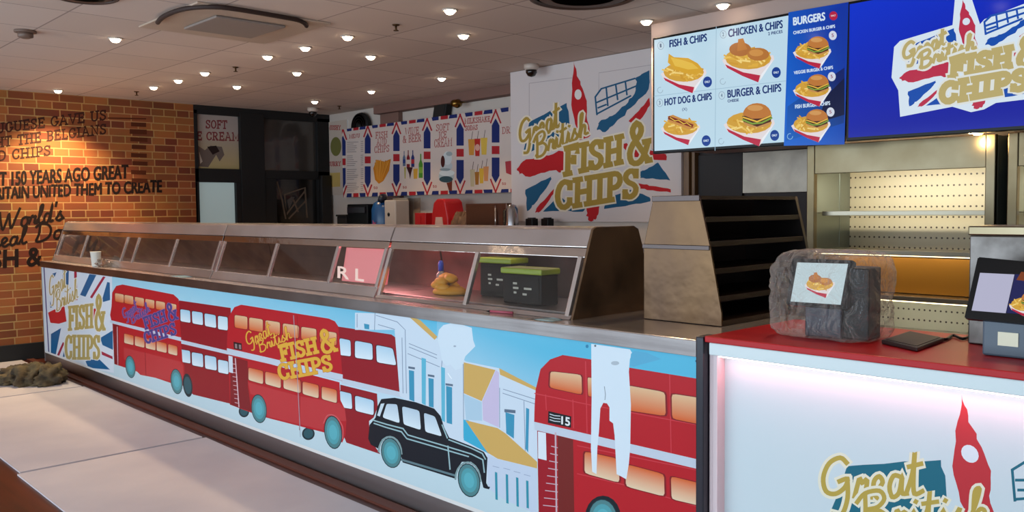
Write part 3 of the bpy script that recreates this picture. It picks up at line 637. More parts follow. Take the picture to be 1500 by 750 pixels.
# last bus
polys(c7, B1, [(60, 400), (62, 330), (66, 270), (85, 190), (122, 152), (172, 134), (280, 151), (435, 184), (720, 230), (720, 760), (80, 760), (75, 430)])
polys(c7, '#961624', [(72, 428), (150, 445), (152, 760), (78, 760)]); polys(c7, '#70221f', [(152, 450), (213, 466), (218, 760), (155, 760)])
for a in ([(62, 285), (280, 330), (720, 412)], [(592, 212), (598, 520)], [(262, 160), (268, 440)], [(105, 290), (108, 350)], [(212, 310), (215, 420)], [(230, 490), (720, 590)], [(230, 600), (440, 650), (720, 735)]): P.stroke([c7(p) for p in a], 1.4, '#c33a44')
polys(c7, BAND, [(60, 396), (720, 548), (720, 586), (62, 428)])
P.stroke([c7((144, 440)), c7((148, 760))], 2.4, '#bda6b0')
for i in range(9): P.stroke([c7((128-i*4, 492+i*29)), c7((152, 498+i*29))], 1.3, '#bda6b0')
polys(c7, '#d4dfe8', [(75, 434), (106, 440), (109, 548), (76, 540)])
wins(c7, [[(124, 198), (246, 212), (248, 290), (121, 262)], [(270, 222), (300, 226), (300, 300), (272, 295)], [(420, 252), (574, 280), (577, 374), (420, 350)], [(600, 286), (720, 304), (720, 408), (602, 384)]], OT, OB)
wins(c7, [[(258, 512), (392, 542), (395, 636), (258, 598)], [(420, 562), (570, 602), (572, 690), (420, 650)], [(597, 610), (720, 640), (720, 728), (600, 700)]], OB, '#ddc6a6')
polys(c7, '#0e1218', [(116, 354), (206, 375), (205, 420), (114, 400)])
for i in range(3): P.stroke([c7((122, 366+i*11)), c7((140, 372+i*11)), c7((162, 374+i*11))], 1.4, '#b9c3ca')
sans(P, '15', c7((168, 406)), c7((200, 413)), c7((168, 374)), '#d8dcde', 1)
P.ell(*c7((330, 770)), 70/2.68, 84/2.68, '#141f26'); wheel(c7, 330, 772, 58, 74)
# torn strip
polys(c7, '#cfdee8', [(284, 90), (436, 112), (446, 128), (436, 150), (432, 200), (440, 330), (437, 500), (432, 560), (422, 622), (404, 612), (384, 602), (376, 450), (370, 402), (356, 392), (356, 340), (346, 324), (332, 322), (320, 344), (314, 440), (308, 500), (305, 602), (288, 592), (283, 500), (286, 300)])
polys(c7, '#57a6c8', [(440, 130), (452, 118), (500, 124), (560, 150), (450, 180), (436, 176)])
P.stroke([c7(p) for p in ((336, 258), (340, 290), (338, 310))], 1, '#7d8a94'); P.ell(*c7((378, 166)), 6, 3, '#a9b6c0'); P.ell(*c7((300, 98)), 1.6, 1.6, '#5a6670'); P.ell(*c7((698, 158)), 2, 2, '#3a5a78'); P.ell(*c7((268, 100)), 2.2, 2.6, '#2c7aa0')
P.stroke([(430, 462), (436, 560), (440, 640)], .8, '#8f9aa8')
P.stroke([(64, 385), (72, 525)], 1.6, '#4a4c7e')
# keep only what lies on the panel
fr = B(); P2 = P
fr.pr(P, 0)
for pc, pn in (((0, 0, zt), (0, 0, 1)), ((0, 0, zb), (0, 0, -1)), ((XL, 0, 0), (-1, 0, 0)), ((XR, 0, 0), (1, 0, 0))):
    bmesh.ops.bisect_plane(fr.bm, geom=fr.bm.verts[:]+fr.bm.edges[:]+fr.bm.faces[:], dist=1e-6, plane_co=pc, plane_no=pn, clear_outer=True)
fr.box(XL, XR, Y0-.005, Y0+.02, .1, zt, 1)
fr.build('front_panel', [PRINT, WHITE], ctr)

# ------------------------------------------------------------------ heated display cases standing on the worktop
def gp(z): return 2.50+(z-WT)*.357            # the sloping front
def case(name, x0, x1, mull, label, sill, endp=None, startp=None):
    t = thing(name, label, 'display case', ((x0+x1)/2, 2.72, WT), 'heated display cases on the counter')
    z0 = WT
    B().prism([(gp(1.235)-.006, 1.235), (gp(1.305), 1.305), (2.64, 1.312), (2.88, 1.312), (2.905, 1.3), (2.935, 1.225), (2.9, 1.222)], 'X', x0, x1, 0, .003).build('canopy', STEEL, t)
    B().prism([(gp(1.195), 1.195), (gp(1.232), 1.232), (gp(1.232)+.1, 1.234), (gp(1.2)+.1, 1.222)], 'X', x0+.003, x1-.003, 0, .002).build('pelmet', MIRROR, t)
    B().prism([(gp(z0)-.01, z0+.001), (gp(sill), sill), (gp(sill)+.012, sill), (gp(z0)+.03, z0+.001)], 'X', x0, x1, 0, .002).build('sill', STEEL, t)
    B().box(x0, x1, 2.56, 2.96, z0+.001, z0+.02, 0, .003).build('deck', STEELB, t)
    B().prism([(2.955, z0), (2.975, z0), (2.925, 1.222), (2.91, 1.222)], 'X', x0, x1, 0, .002).build('back_panel', mat('case_back', '#48393a', .3, .8, var=('#6a5650', (4, 4, 4))), t)
    B().box(x0+.05, x1-.05, 2.76, 2.785, 1.205, 1.221, 0, .003).build('fill_tube', mat('fill_tube_glow', '#ffe0c8', .4, emit='#ffd8b8', es=1.6), t)  # tube and the lamp below it are added to brighten the case interior
    lamp('case_fill_light', 'AREA', ((x0+x1)/2, 2.77, 1.2), (.9 if x0 < -4 else .32)*(x1-x0), (1, .78, .66), None, shape='RECTANGLE', size=x1-x0-.1, size_y=.05)
    for a, b in zip(mull, mull[1:]):
        B().prism([(gp(sill)+.004, sill), (gp(1.2)+.004, 1.2), (gp(1.2)+.009, 1.2), (gp(sill)+.009, sill)], 'X', a+.006, b-.006, 0).build('glass_pane', GLASS, t)
    for a in mull:
        B().prism([(gp(sill)-.006, sill-.005), (gp(1.2)-.006, 1.2), (gp(1.2)+.014, 1.2), (gp(sill)+.014, sill-.005)], 'X', a-.011, a+.011, 0, .002).build('mullion', STEEL, t)
    prof = [(gp(z0)-.004, z0), (gp(1.305)-.004, 1.306), (2.64, 1.316), (2.88, 1.316), (2.91, 1.302), (2.94, 1.225), (2.99, z0)]
    if endp: B().prism(prof, 'X', x1, x1+.012, 0, .002).build('end_panel', mat('end_steel', '#8a6e54', .22, .72, bump=((4, 5, 5), .3, .03), var=('#5c4a3a', (4, 6, 5))), t)
    if startp: B().prism(prof, 'X', x0-.012, x0, 0, .002).build('end_panel', MIRROR, t)
    return t
def gx(x, y): # photo point on the glass slope -> X
    A = Vector((0, 2.50, WT)); n = Vector((1, 0, 0)).cross(Vector((0, .357, 1))); v = ray(x, y); return (CAM+v*((A-CAM).dot(n)/v.dot(n))).x
xa, xb = gx(318, 380), gx(560, 400)
case('display_case', XL-.03, xa-.006, [XL+.02, -8.16, -7.2, -6.96, -6.235, xa-.03], 'display case at the far brick-wall end, with the white cup before it', 1.008, startp=True)
case('display_case', xa+.006, xb-.006, [xa+.03, -4.77, -4.095, xb-.02], 'middle display case, lit pink inside', 1.006)
case('display_case', xb+.006, -2.30, [xb+.02, -2.945, -2.325], 'display case nearest the camera, holding the lime-lidded tubs', .972, endp=True)
# warm pink heat lamp of the middle case
mc_ = [o for o in bpy.data.objects if o.name.startswith('display_case')][1]
hl = B().tube([(-4.05, 2.72, 1.2), (-3.6, 2.72, 1.2)], .012, 0, 10).build('heat_lamp', mat('pink_tube', '#ffb0b0', .4, emit='#ff7a80', es=9), mc_)
lamp('heat_lamp_light', 'AREA', (-3.85, 2.72, 1.185), 3.2, (1, .34, .36), None, shape='RECTANGLE', size=.6, size_y=.08)
lb = B().prism([(2.585, 1.01), (2.62, 1.19), (2.63, 1.19), (2.597, 1.01)], 'X', -4.07, -3.66, 0, .001)  # glowing lettered board added in place of a pink reflection in the glass
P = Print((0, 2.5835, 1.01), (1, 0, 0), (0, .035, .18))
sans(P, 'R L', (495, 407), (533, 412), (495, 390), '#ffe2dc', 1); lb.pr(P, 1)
lb.build('reflection_panel', [mat('pink_reflection', '#d88f8f', .4, emit='#d8606a', es=.4), SCREEN], mc_)

# things inside and on the counter
TUBB = mat('tub_black', '#070606', .55, spec=.2); LIME = mat('lime_lid', '#8a9c22', .4)
def tub(px0, px1, ylid, ylid2, ybot, Y, label):
    a, b = onY(px0, ybot, Y), onY(px1, ybot, Y); zt_ = onY((px0+px1)/2, ylid, Y).z; zl_ = onY((px0+px1)/2, ylid2, Y).z; z0 = WT+.021; wd = b.x-a.x; d = .06
    t = thing('tub', label, 'tub', ((a.x+b.x)/2, Y+d, z0), 'lime-lidded tubs in the display case')
    e = .008
    bd_ = B().prism([(a.x+e, Y+e), (b.x-e, Y+e), (b.x-e, Y+2*d-e), (a.x+e, Y+2*d-e)], 'Z', z0, zl_, 0, .006); bd_ = bd_.build('body', TUBB, t)
    B().box(a.x, b.x, Y, Y+2*d, zl_, zt_, 0, .006).build('lid', LIME, t)
    lb_ = B().box(a.x+.02, b.x-.02, Y+e-.003, Y+e+.001, z0+.02, zl_-.01, 0)
    Pp = Print((0, Y+e-.0035, 0), (1, 0, 0), (0, 0, 1)); cx = (a.x+b.x)/2; zz = (z0+zl_)/2
    for dx, dz, l in ((-.06, .02, .03), (-.06, .0, .04), (-.055, -.02, .02), (.02, .0, .055), (.01, -.025, .03)):
        Pp.poly([(cx+dx*wd/.3, zz+dz), (cx+(dx+l)*wd/.3, zz+dz), (cx+(dx+l)*wd/.3, zz+dz+.009), (cx+dx*wd/.3, zz+dz+.009)], '#b0aca0', raw=True)
    lb_.pr(Pp, 1); lb_.build('label', [TUBB, PRINT], bd_)
tub(733, 793, 393, 402, 424, 2.62, 'black tub with lime lid, front one of the pair in the case')
tub(700, 748, 378, 386, 424, 2.76, 'black tub with lime lid, further back and left of the other lime tub')
p = onY(659, 412, 2.72)
t = B(); 
for i in range(9): t.blob((p.x+random.uniform(-.07, .07), 2.72+random.uniform(-.04, .04), WT+.05+random.uniform(0, .05)), (.05, .03, .025), .3, 3, 0, 2, None, i)
t.blob((p.x, 2.72, WT+.035), (.1, .07, .03), .1, 2, 0, 3, WT+.0205)
tag(recenter(t.build('fried_food', mat('fried_yellow', '#c88a1c', .6))), 'small yellow heap of food in the display case nearest the camera', 'food')
p = onY(646, 400, 2.76)
t = thing('squeeze_bottle', 'slim bottle with blue cap in the display case nearest the camera', 'bottle', (p.x, 2.76, WT+.021))
B().lathe([(.022, WT+.021), (.024, WT+.03), (.024, WT+.11), (.01, WT+.13)], (p.x, 2.76, 0), 0, 16).build('body', mat('clear_plastic', '#8a8480', .2), t)
B().lathe([(.014, WT+.128), (.014, WT+.165), (.008, WT+.18)], (p.x, 2.76, 0), 0, 16).build('cap', mat('blue_cap', '#1c3fae', .4), t)
# white cup, crumpled film and papers on the ledge
p = onZ(127, 391, WT)
t = B(); t.lathe([(.03, 0), (.032, .004), (.041, .115), (.043, .117), (.043, .121), (.039, .121), (.037, .11), (.029, .008)], (p.x, Y0+.045, WT+.001), 0, 24)
tag(recenter(t.build('paper_cup', mat('cup_white', '#d9d6cc', .5))), 'white paper cup on the counter ledge near the brick wall', 'cup')
p = onZ(152, 390, WT); p.x += .12
tag(recenter(B().blob((p.x, Y0+.05, WT+.028), (.09, .04, .035), .6, 3, 0, 4, WT+.001, 3).build('crumpled_film', glass_mat('film', (.8, .8, .8), .8))), 'crumpled clear film beside the white paper cup', 'wrapping')
for i, (px_, py_, wd, l) in enumerate(((300, 403, .22, 'pale blue paper slip on the ledge of the far display case'), (822, 466, .1, 'pale paper slip on the ledge of the nearest display case'))):
    p = onZ(px_, py_, WT); 
    f = lambda u, v, p=p, wd=wd: Vector((p.x+(u-.5)*wd, Y0+.005+v*.07, WT+.0012+.004*math.sin(u*3)**2*v))
    tag(recenter(B().grid(f, 8, 4, 0, .0006).build('paper_slip', mat('pale_paper', '#b9d3da', .6))), l, 'paper')
p = onZ(771, 455, WT)
t = thing('pen', 'pink pen lying on the ledge in front of the lime tubs', 'pen', (p.x, Y0+.06, WT))
B().tube([(p.x-.06, Y0+.05, WT+.006), (p.x+.05, Y0+.075, WT+.006)], .0055, 0, 10).build('barrel', mat('pink_pen', '#a84a5c', .4), t)
B().tube([(p.x-.06, Y0+.05, WT+.006), (p.x-.085, Y0+.0445, WT+.006)], .0055, 0, 10, .001).build('tip', BLACK, t)
# ------------------------------------------------------------------ big wall sign
sg = B().box(XS-.004, -3.66, YS, YS+.028, 1.283, 2.547, 0, .002)
P = Print((0, YS-.002, 0), (1, 0, 0), (0, 0, 1)); cs_ = crop(700, 50, 2.5)
P.poly([(XS+.01, 1.29), (-3.67, 1.29), (-3.67, 2.54), (XS+.01, 2.54)], '#cfc4c2', raw=True)
for a in ([(188, 330), (188, 180), (345, 160)], [(443, 215), (443, 142), (640, 112)]): P.stroke([cs_(p) for p in a], .7, '#a3959a')
logo(P, cs_, flag=True, k=.4, oc='#e2d4bc')
sg.pr(P, 1)
tag(recenter(sg.build('wall_sign', [mat('sign_board', '#cfc4c2', .5), WALLPRINT])), 'large white wall sign with red tower, flag and gold fish and chips lettering', 'sign')
# ------------------------------------------------------------------ menu banner on the far back wall
YN = 5.6; cb_ = crop(250, 80, 3)
b0, b1 = onY(503, 290, YN).x, XS-.012
bn = B().box(b0, b1, YN, YN+.012, 1.547, 2.335, 0, .002)
P = Print((0, YN-.002, 0), (1, 0, 0), (0, 0, 1)); NAVY, BR = '#1d2a66', '#a8242c'
tp = lambda x: 320-(x-755)*(90/725); bt = lambda x: 630-(x-765)*(20/725)
P.poly([cb_(p) for p in ((752, tp(752)), (1500, tp(1500)), (1500, bt(1500)), (764, bt(764)))], '#cbbcb4')
colx = [757, 866, 992, 1127, 1272, 1428, 1590]
for a, b in zip(colx, colx[1:]):
    g = b-a
    for s_, cc in ((.10, NAVY), (.38, BR), (.66, NAVY)):
        u0, u1 = a+g*s_+4, a+g*(s_+.25)
        for fn, sg_ in ((tp, 1), (bt, -1)):
            h = 20; sl = .035*g*(1 if cc == NAVY and s_ < .3 else -1 if cc == NAVY else 0)
            y = lambda x, k: fn(x)+sg_*k
            P.poly([cb_(p) for p in ((u0, y(u0, 1)), (u1, y(u1, 1)), (u1+(sl if sl < 0 else 0)*0, y(u1, h)), (u0+sl, y(u0, h)))], cc)
for i, x in enumerate(colx):
    w_ = 12+i*1.0; T, Bo = tp(x), bt(x); H = Bo-T; k = lambda f: T+H*f
    P.poly([cb_(p) for p in ((x-w_, k(.2)), (x, k(.115)), (x+w_, k(.2)), (x+w_, k(.40)), (x-w_, k(.40)))], NAVY)
    P.poly([cb_(p) for p in ((x-w_, k(.44)), (x+w_, k(.44)), (x+w_, k(.535)), (x-w_, k(.535)))], BR)
    P.poly([cb_(p) for p in ((x-w_, k(.575)), (x+w_, k(.575)), (x+w_, k(.79)), (x, k(.875)), (x-w_, k(.79)))], NAVY)
    for s_ in (1, -1):
        P.stroke([cb_(p) for p in ((x-w_*1.3, k(.5-s_*.33)), (x+1, k(.5-s_*.485)))], 2.2, BR); P.stroke([cb_(p) for p in ((x+w_*1.3, k(.5-s_*.33)), (x-1, k(.5-s_*.485)))], 2.2, BR)
TC = '#a04a48'
def bt_(txt, x0, x1, y, h, sl=-.1, wd=.95): lettering(P, txt, SLAB, cb_((x0, y)), cb_((x1, y+sl*(x1-x0))), (0, -h/3), wd, TC)
bt_('MENU', 785, 832, 368, 16, -.1, .8)
for i in range(26):
    y = 385+i*8.6
    if i % 7 == 6: continue
    P.stroke([cb_((775, y)), cb_((775+random.uniform(22, 55), y-1))], .9, '#8a8080'); P.stroke([cb_((836, y-3)), cb_((846, y-4))], .9, '#8a8080')
bt_('FISH', 900, 955, 368, 26); bt_('AND', 905, 950, 398, 26); bt_('CHIPS', 895, 962, 432, 28)
bt_('WINE', 1030, 1092, 352, 28); bt_('& BEER', 1020, 1102, 388, 30)
bt_('SOFT', 1166, 1226, 336, 28); bt_('ICE', 1178, 1214, 368, 28); bt_('CREAM', 1158, 1238, 408, 34)
bt_('MILKSHAKE', 1292, 1404, 304, 22, -.1, 1); bt_('SODAS', 1294, 1350, 334, 20, -.1, 1); bt_('DRINKS', 1456, 1560, 348, 28)
for x, y in ((892, 590), (1020, 588), (1152, 584), (1456, 572)): bt_('5', x, x+8, y, 9, 0, .8); bt_('0', x+9, x+18, y, 9, 0, .8)
FR = ['#d08a2c', '#c07820', '#dc9c40', '#b86c1c']
P.poly([cb_(p) for p in ((890, 500), (905, 462), (940, 470), (968, 458), (960, 510), (935, 555), (915, 568), (898, 550))], FR[1])
for i in range(16):
    x = 898+i*4.2; P.stroke([cb_((x, 468+random.uniform(-6, 8))), cb_((908+i*1.6, 555-abs(8-i)))], 1.3, FR[i % 4])
def bottle(x, y0, y1, w_, c, c2=None):
    P.poly([cb_(p) for p in ((x-w_*.3, y0), (x+w_*.3, y0), (x+w_*.3, y0+(y1-y0)*.25), (x+w_, y0+(y1-y0)*.42), (x+w_, y1), (x-w_, y1), (x-w_, y0+(y1-y0)*.42), (x-w_*.3, y0+(y1-y0)*.25))], c)
    if c2: P.poly([cb_(p) for p in ((x-w_, y0+(y1-y0)*.55), (x+w_, y0+(y1-y0)*.55), (x+w_, y0+(y1-y0)*.8), (x-w_, y0+(y1-y0)*.8))], c2)
bottle(1026, 424, 490, 6, '#5a6a84', '#23387a'); bottle(1044, 420, 496, 7, '#7a1a24', '#d0c0b4'); bottle(1064, 420, 494, 7, '#28306a', '#a82832'); bottle(1099, 436, 542, 9, '#4e8a2c', '#7aa83c')
P.poly([cb_(p) for p in ((1036, 495), (1064, 495), (1056, 525), (1052, 548), (1048, 525))], '#3a1218'); P.poly([cb_(p) for p in ((1066, 502), (1086, 500), (1084, 545), (1068, 546))], '#c99a3c')
P.poly([cb_(p) for p in ((1026, 495), (1034, 495), (1032, 545), (1028, 545))], '#a8a04c')
# ice cream
P.poly([cb_(p) for p in ((1205, 540), (1238, 538), (1236, 600), (1222, 596))], '#6a2c1c')
for x, y, rx, ry, c in ((1212, 535, 34, 28, '#aab8bc'), (1210, 548, 30, 14, '#2e4a54'), (1214, 520, 34, 14, '#cdd6d8'), (1212, 490, 26, 22, '#b4bec2'), (1216, 455, 20, 30, '#c8d0d2'), (1196, 470, 9, 26, '#4a1c18'), (1224, 436, 14, 10, '#9aa6aa'), (1206, 505, 24, 6, '#8a989c')): P.ell(*cb_((x, y)), rx/3, ry/3, c)
def cup(x, y0, y1, w_, c): P.poly([cb_(p) for p in ((x-w_, y0), (x+w_, y0-1), (x+w_*.7, y1), (x-w_*.7, y1))], c); P.stroke([cb_((x, y0)), cb_((x+5, y0-34))], .8, '#5a4a48')
cup(1322, 372, 442, 15, '#c98c3a'); cup(1348, 370, 446, 13, '#b42a24'); cup(1377, 366, 440, 15, '#d4b04a'); P.ell(*cb_((1348, 408)), 3.4, 5, '#d8a090')
cup(1326, 505, 580, 11, '#bcae8c'); cup(1346, 516, 572, 10, '#a06a2a'); cup(1366, 500, 566, 11, '#d2a83c'); cup(1386, 492, 556, 12, '#c98a5a')
P.poly([cb_(p) for p in ((1470, 470), (1500, 466), (1500, 530), (1474, 520))], '#a83a44')
bn.pr(P, 1); 
for pc, pn in (((b1, 0, 0), (1, 0, 0)), ((0, 0, 2.335), (0, 0, 1)), ((0, 0, 1.547), (0, 0, -1)), ((b0, 0, 0), (-1, 0, 0))):
    bmesh.ops.bisect_plane(bn.bm, geom=bn.bm.verts[:]+bn.bm.edges[:]+bn.bm.faces[:], dist=1e-6, plane_co=pc, plane_no=pn, clear_outer=True)
bo = thing('menu_banner', 'long menu banner with navy arrow dividers hanging on the back wall', 'banner', ((b0+b1)/2, YN, 1.547))
bn.build('sheet', [WHITE, WALLPRINT], bo)
for x in (b0+.3, -7.2, b1-.3): B().tube([(x, YN+.0122, 2.2), (x, YB-.001, 2.2)], .008).build('standoff', DSTEEL, bo)
# side poster by the door
p0, p1 = onY(480, 250, YB).x+.03, onY(501, 250, YB).x+.15; pz0, pz1 = onY(490, 286, YB).z, onY(490, 178, YB).z
ps = B().box(p0, p1, YB-.012, YB, pz0, pz1)
P = Print((0, YB-.014, 0), (1, 0, 0), (0, 0, 1))
P.poly([(p0, pz0), (p1, pz0), (p1, pz1), (p0, pz1)], '#c0aea0', raw=True)
lettering(P, 'MUSHY', SLAB, cb_((690, 330)), cb_((748, 330)), (0, -6), 1.1, TC); P.ell(*cb_((726, 404)), 8, 14, '#6e6a38'); lettering(P, 'CURRY', SLAB, cb_((690, 490)), cb_((748, 488)), (0, -6), 1.1, TC); P.poly([cb_(p) for p in ((700, 520), (745, 518), (745, 580), (705, 582))], '#bfa05c')
ps.pr(P, 1); tag(recenter(ps.build('side_poster', [WHITE, WALLPRINT])), 'narrow poster with a green pot between the door and the menu banner', 'poster')

# ------------------------------------------------------------------ menu screens
YT = 4.45
def screen(x0, x1, z0, z1, label):
    t = thing('menu_screen', label, 'screen', ((x0+x1)/2, YT, z0), 'wall-mounted menu screens'); b = .014
    B().box(x0, x1, YT, YT+.045, z0, z1, 0, .004).build('housing', BLACK, t)
    B().box(x0+.2, x1-.2, YT+.044, 4.5, z0+.15, z1-.15).build('wall_mount', DSTEEL, t)
    P = Print((0, YT-.0015, 0), (1, 0, 0), (0, 0, 1)); P.x = (x0+b, x1-b, z0+b*1.3, z1-b)
    return t, P
def food(P, c, cx, cy, w_, kind, seed):
    r = random.Random(seed); f = lambda x, y: c((cx+x*w_, cy+y*w_)); k = w_/c.s
    P.poly([f(*p) for p in ((-.52, .12), (-.3, -.02), (.5, .02), (.52, .1), (.3, .42), (.2, .56), (-.1, .44), (-.44, .26))], '#dfd6d8')
    P.poly([f(*p) for p in ((-.46, .2), (-.1, .36), (.24, .42), (.2, .56), (-.12, .43), (-.42, .27))], '#b3203e')
    P.poly([f(*p) for p in ((.26, .4), (.5, .1), (.46, .18), (.24, .52))], '#e6eaf0')
    cols = ['#d8a83c', '#e4bc58', '#c8942c', '#ecd07c']
    P.poly([f(.46*math.cos(a*PI/8), .08+.22*math.sin(a*PI/8)) for a in range(16)], '#cc9c38')
    for i in range(34):
        a = r.uniform(0, 2*PI); q = r.uniform(0, .95)**.6; x, y = .44*q*math.cos(a), .06+.2*q*math.sin(a); d = r.uniform(-1, 1.2); l = r.uniform(.05, .1)
        P.stroke([f(x-l*math.cos(d), y-l*math.sin(d)), f(x+l*math.cos(d), y+l*math.sin(d))], .036*k, cols[i % 4])
    def e(x, y, rx, ry, cc, n=18): P.poly([f(x+rx*math.cos(2*PI*i/n), y+ry*math.sin(2*PI*i/n)) for i in range(n)], cc)
    if kind == 'fish':
        P.poly([f(*p) for p in ((-.34, -.34), (-.22, -.26), (.1, -.24), (.32, -.12), (.44, .04), (.3, .14), (.02, .1), (-.2, .02), (-.36, -.14))], '#d2a02c')
        P.poly([f(*p) for p in ((-.3, -.26), (-.05, -.2), (.2, -.12), (.34, 0), (.1, .02), (-.2, -.06))], '#e0b848')
    if kind == 'chicken':
        e(-.16, -.1, .22, .14, '#a8662c'); P.poly([f(*p) for p in ((-.2, -.3), (-.1, -.32), (-.02, -.1), (-.22, -.06))], '#b87430'); e(.2, 0, .22, .13, '#b07030'); e(.16, -.03, .14, .07, '#c88c44')
    if kind == 'dog':
        P.poly([f(*p) for p in ((-.34, -.2), (-.2, -.24), (.36, .0), (.36, .12), (.2, .14), (-.32, -.06))], '#c48a44'); P.stroke([f(-.3, -.16), f(.3, .05)], .09*k, '#7c2c18')
        P.stroke([f(-.28, -.17), f(-.15, -.08), f(-.06, -.1), f(.08, .0), f(.16, -.03), f(.28, .06)], .02*k, '#e0c040')
    if kind == 'burger':
        bx = .16
        e(bx, .06, .28, .12, '#c08c4c'); P.poly([f(*p) for p in ((bx-.3, -.06), (bx+.3, -.08), (bx+.28, .06), (bx, .16), (bx-.28, .06))], '#4a2414'); P.stroke([f(bx-.29, .02), f(bx-.1, .1), f(bx+.1, .08), f(bx+.3, -.02)], .035*k, '#7a9a38'); P.stroke([f(bx-.28, -.03), f(bx, .06), f(bx+.28, -.06)], .03*k, '#e0b440')
        P.poly([f(bx-.29, -.08)]+[f(bx+.29*math.cos(PI-a*PI/10), -.08-.24*math.sin(a*PI/10)) for a in range(11)]+[f(bx+.1, -.01), f(bx-.1, 0)], '#b87434'); e(bx-.04, -.22, .16, .06, '#cc9454')
cT = crop(940, 0, 3.3333)
t1, P = screen(-3.384, -2.145, 1.728, 2.45, 'left menu screen, white with four meals and a blue burger column')
x0, x1, z0, z1 = P.x
P.poly([(x0, z0), (x1, z0), (x1, z1), (x0, z1)], '#b9d6e6', raw=True)
P.poly([cT(p) for p in ((717, 60), (1010, 10), (990, 705), (694, 712))], ((1135, 110), (1232, 60), '#0a60c8', '#08309c'))
P.poly([cT(p) for p in ((712, 520), (990, 330), (988, 600), (704, 690))], ((1155, 190), (1232, 120), '#0858b4', '#061c64'))
P.poly([cT(p) for p in ((990, 380), (990, 560), (860, 600), (900, 470))], '#04103c')
for a in ([(364, 130), (358, 735)], [(60, 470), (703, 395)]): P.stroke([cT(p) for p in a], .8, '#98b8cc')
NV = '#12306e'
def sc_t(txt, bl, br, h, col=NV, bold=.8): sans(P, txt, cT(bl), cT(br), cT((bl[0]-1, bl[1]-h)), col, bold)
sc_t('FISH & CHIPS', (137, 232), (318, 200), 36); sc_t('CHICKEN & CHIPS', (424, 182), (688, 136), 38); sc_t('2 PIECES', (618, 172), (688, 160), 14, NV, .3)
sc_t('HOT DOG & CHIPS', (113, 516), (342, 486), 34); sc_t('BURGER & CHIPS', (420, 478), (681, 446), 38); sc_t('CHEESE', (420, 500), (474, 494), 13, NV, .3); sc_t('(X)', (198, 545), (222, 543), 18, '#5a6a90', .2)
sc_t('BURGERS', (741, 124), (895, 98), 38, '#cfe0ee', 1); P.ell(*cT((936, 77)), 6, 6.6, '#b01c40'); sc_t('ONLY', (924, 82), (948, 78), 8, '#e0c8d0', .2)
sc_t('CHICKEN BURGER & CHIPS', (741, 168), (944, 135), 15, '#c4d6ea', .5); sc_t('VEGGIE BURGER & CHIPS', (744, 363), (934, 336), 15, '#c4d6ea', .5); sc_t('FISH BURGER & CHIPS', (750, 530), (920, 512), 18, '#c4d6ea', .5)
for x, y in ((93, 223), (398, 168), (88, 502), (391, 466)):
    P.ell(*cT((x, y)), 4.8, 6, '#8fa4b8'); P.ell(*cT((x, y)), 4.1, 5.2, '#bdd6e4')
for (x, y), n in zip(((93, 223), (398, 168), (88, 502), (391, 466)), '1234'): sc_t(n, (x-4, y+9), (x+4, y+8), 18, '#5a7088', .2)
food(P, cT, 205, 335, 215, 'fish', 1); food(P, cT, 520, 265, 245, 'chicken', 2); food(P, cT, 190, 605, 185, 'dog', 3); food(P, cT, 525, 580, 240, 'burger', 4)
food(P, cT, 832, 235, 180, 'burger', 5); food(P, cT, 832, 420, 180, 'burger', 6); food(P, cT, 826, 592, 185, 'burger', 7)
for x, y in ((321, 400), (657, 354), (315, 687), (649, 661)):
    P.ell(*cT((x, y)), 6.6, 8, '#0d3a8c'); sc_t('ONLY', (x-13, y+6), (x+13, y+3), 10, '#c8d8ea', .3)
for x, y in ((933, 173), (928, 374), (922, 547)):
    P.ell(*cT((x, y)), 5.8, 6.8, '#cdd4e2'); sc_t('5', (x-5, y+8), (x+5, y+7), 16, '#8a3050', .2)
for x, y, c in ((90, 440, '#9cb4c4'), (396, 398, '#9cb4c4'), (388, 690, '#9cb4c4'), (724, 666, '#7ab0d8')): P.stroke([cT((x+13*math.cos(a*.5), y+14*math.sin(a*.5))) for a in range(11)], 1, c)
B().pr(P, 0).build('display', SCREEN, t1)
t2, P = screen(-2.125, -.89, 1.728, 2.45, 'right menu screen, deep blue with the fish and chips logo'); x0, x1, z0, z1 = P.x
P.poly([(x0, z0), (x1, z0), (x1, z1), (x0, z1)], ((x0, z1), (x0+.2, z0), '#0630c8', '#05129a'), raw=True)
cV = crop(1200, 0, 3.3333)
m5 = aff([(367, 221), (145, 500), (415, 683)], [cV((718, 105)), cV((395, 385)), cV((770, 530))])
logo(P, m5, '#b5a56c', '#d8dcd8', True, .5, '#0f4aa8', '#b42c48', '#d2dcea', halo='#d2e0ec')
b2 = B().pr(P, 0)
for pc, pn in (((x1, 0, 0), (1, 0, 0)), ((0, 0, z1), (0, 0, 1))): bmesh.ops.bisect_plane(b2.bm, geom=b2.bm.verts[:]+b2.bm.edges[:]+b2.bm.faces[:], dist=1e-6, plane_co=pc, plane_no=pn, clear_outer=True)
b2.build('display', SCREEN, t2)

# ------------------------------------------------------------------ till counter with the red top
RT_ = .975; RX0, RX1 = -1.598, .9
rc = thing('till_counter', 'white till counter with red top and pink light strip under its edge', 'counter', (-.4, 2.65, 0))
B().box(RX0, RX1, 2.372, 2.95, .955, RT_, 0, .003).build('counter_top', mat('red_laminate', '#ae161c', .38, spec=.3), rc)
B().box(RX0+.012, RX1, 2.378, 2.40, .914, .9545, 0, .004).build('fascia', mat('white_gloss', '#cfdde0', .25), rc)
fp = B().box(RX0+.03, RX1, 2.445, 2.47, .02, .95)
P = Print((0, 2.4435, 0), (1, 0, 0), (0, 0, 1)); cr = crop(1000, 450, 2.5)
P.poly([(RX0+.03, .02), (RX1, .02), (RX1, .95), (RX0+.03, .95)], '#c2d3d9', raw=True)
m6 = aff([(351, 98), (367, 221), (146, 380)], [cr((1022, 320)), cr((1052, 537)), cr((494, 650))])
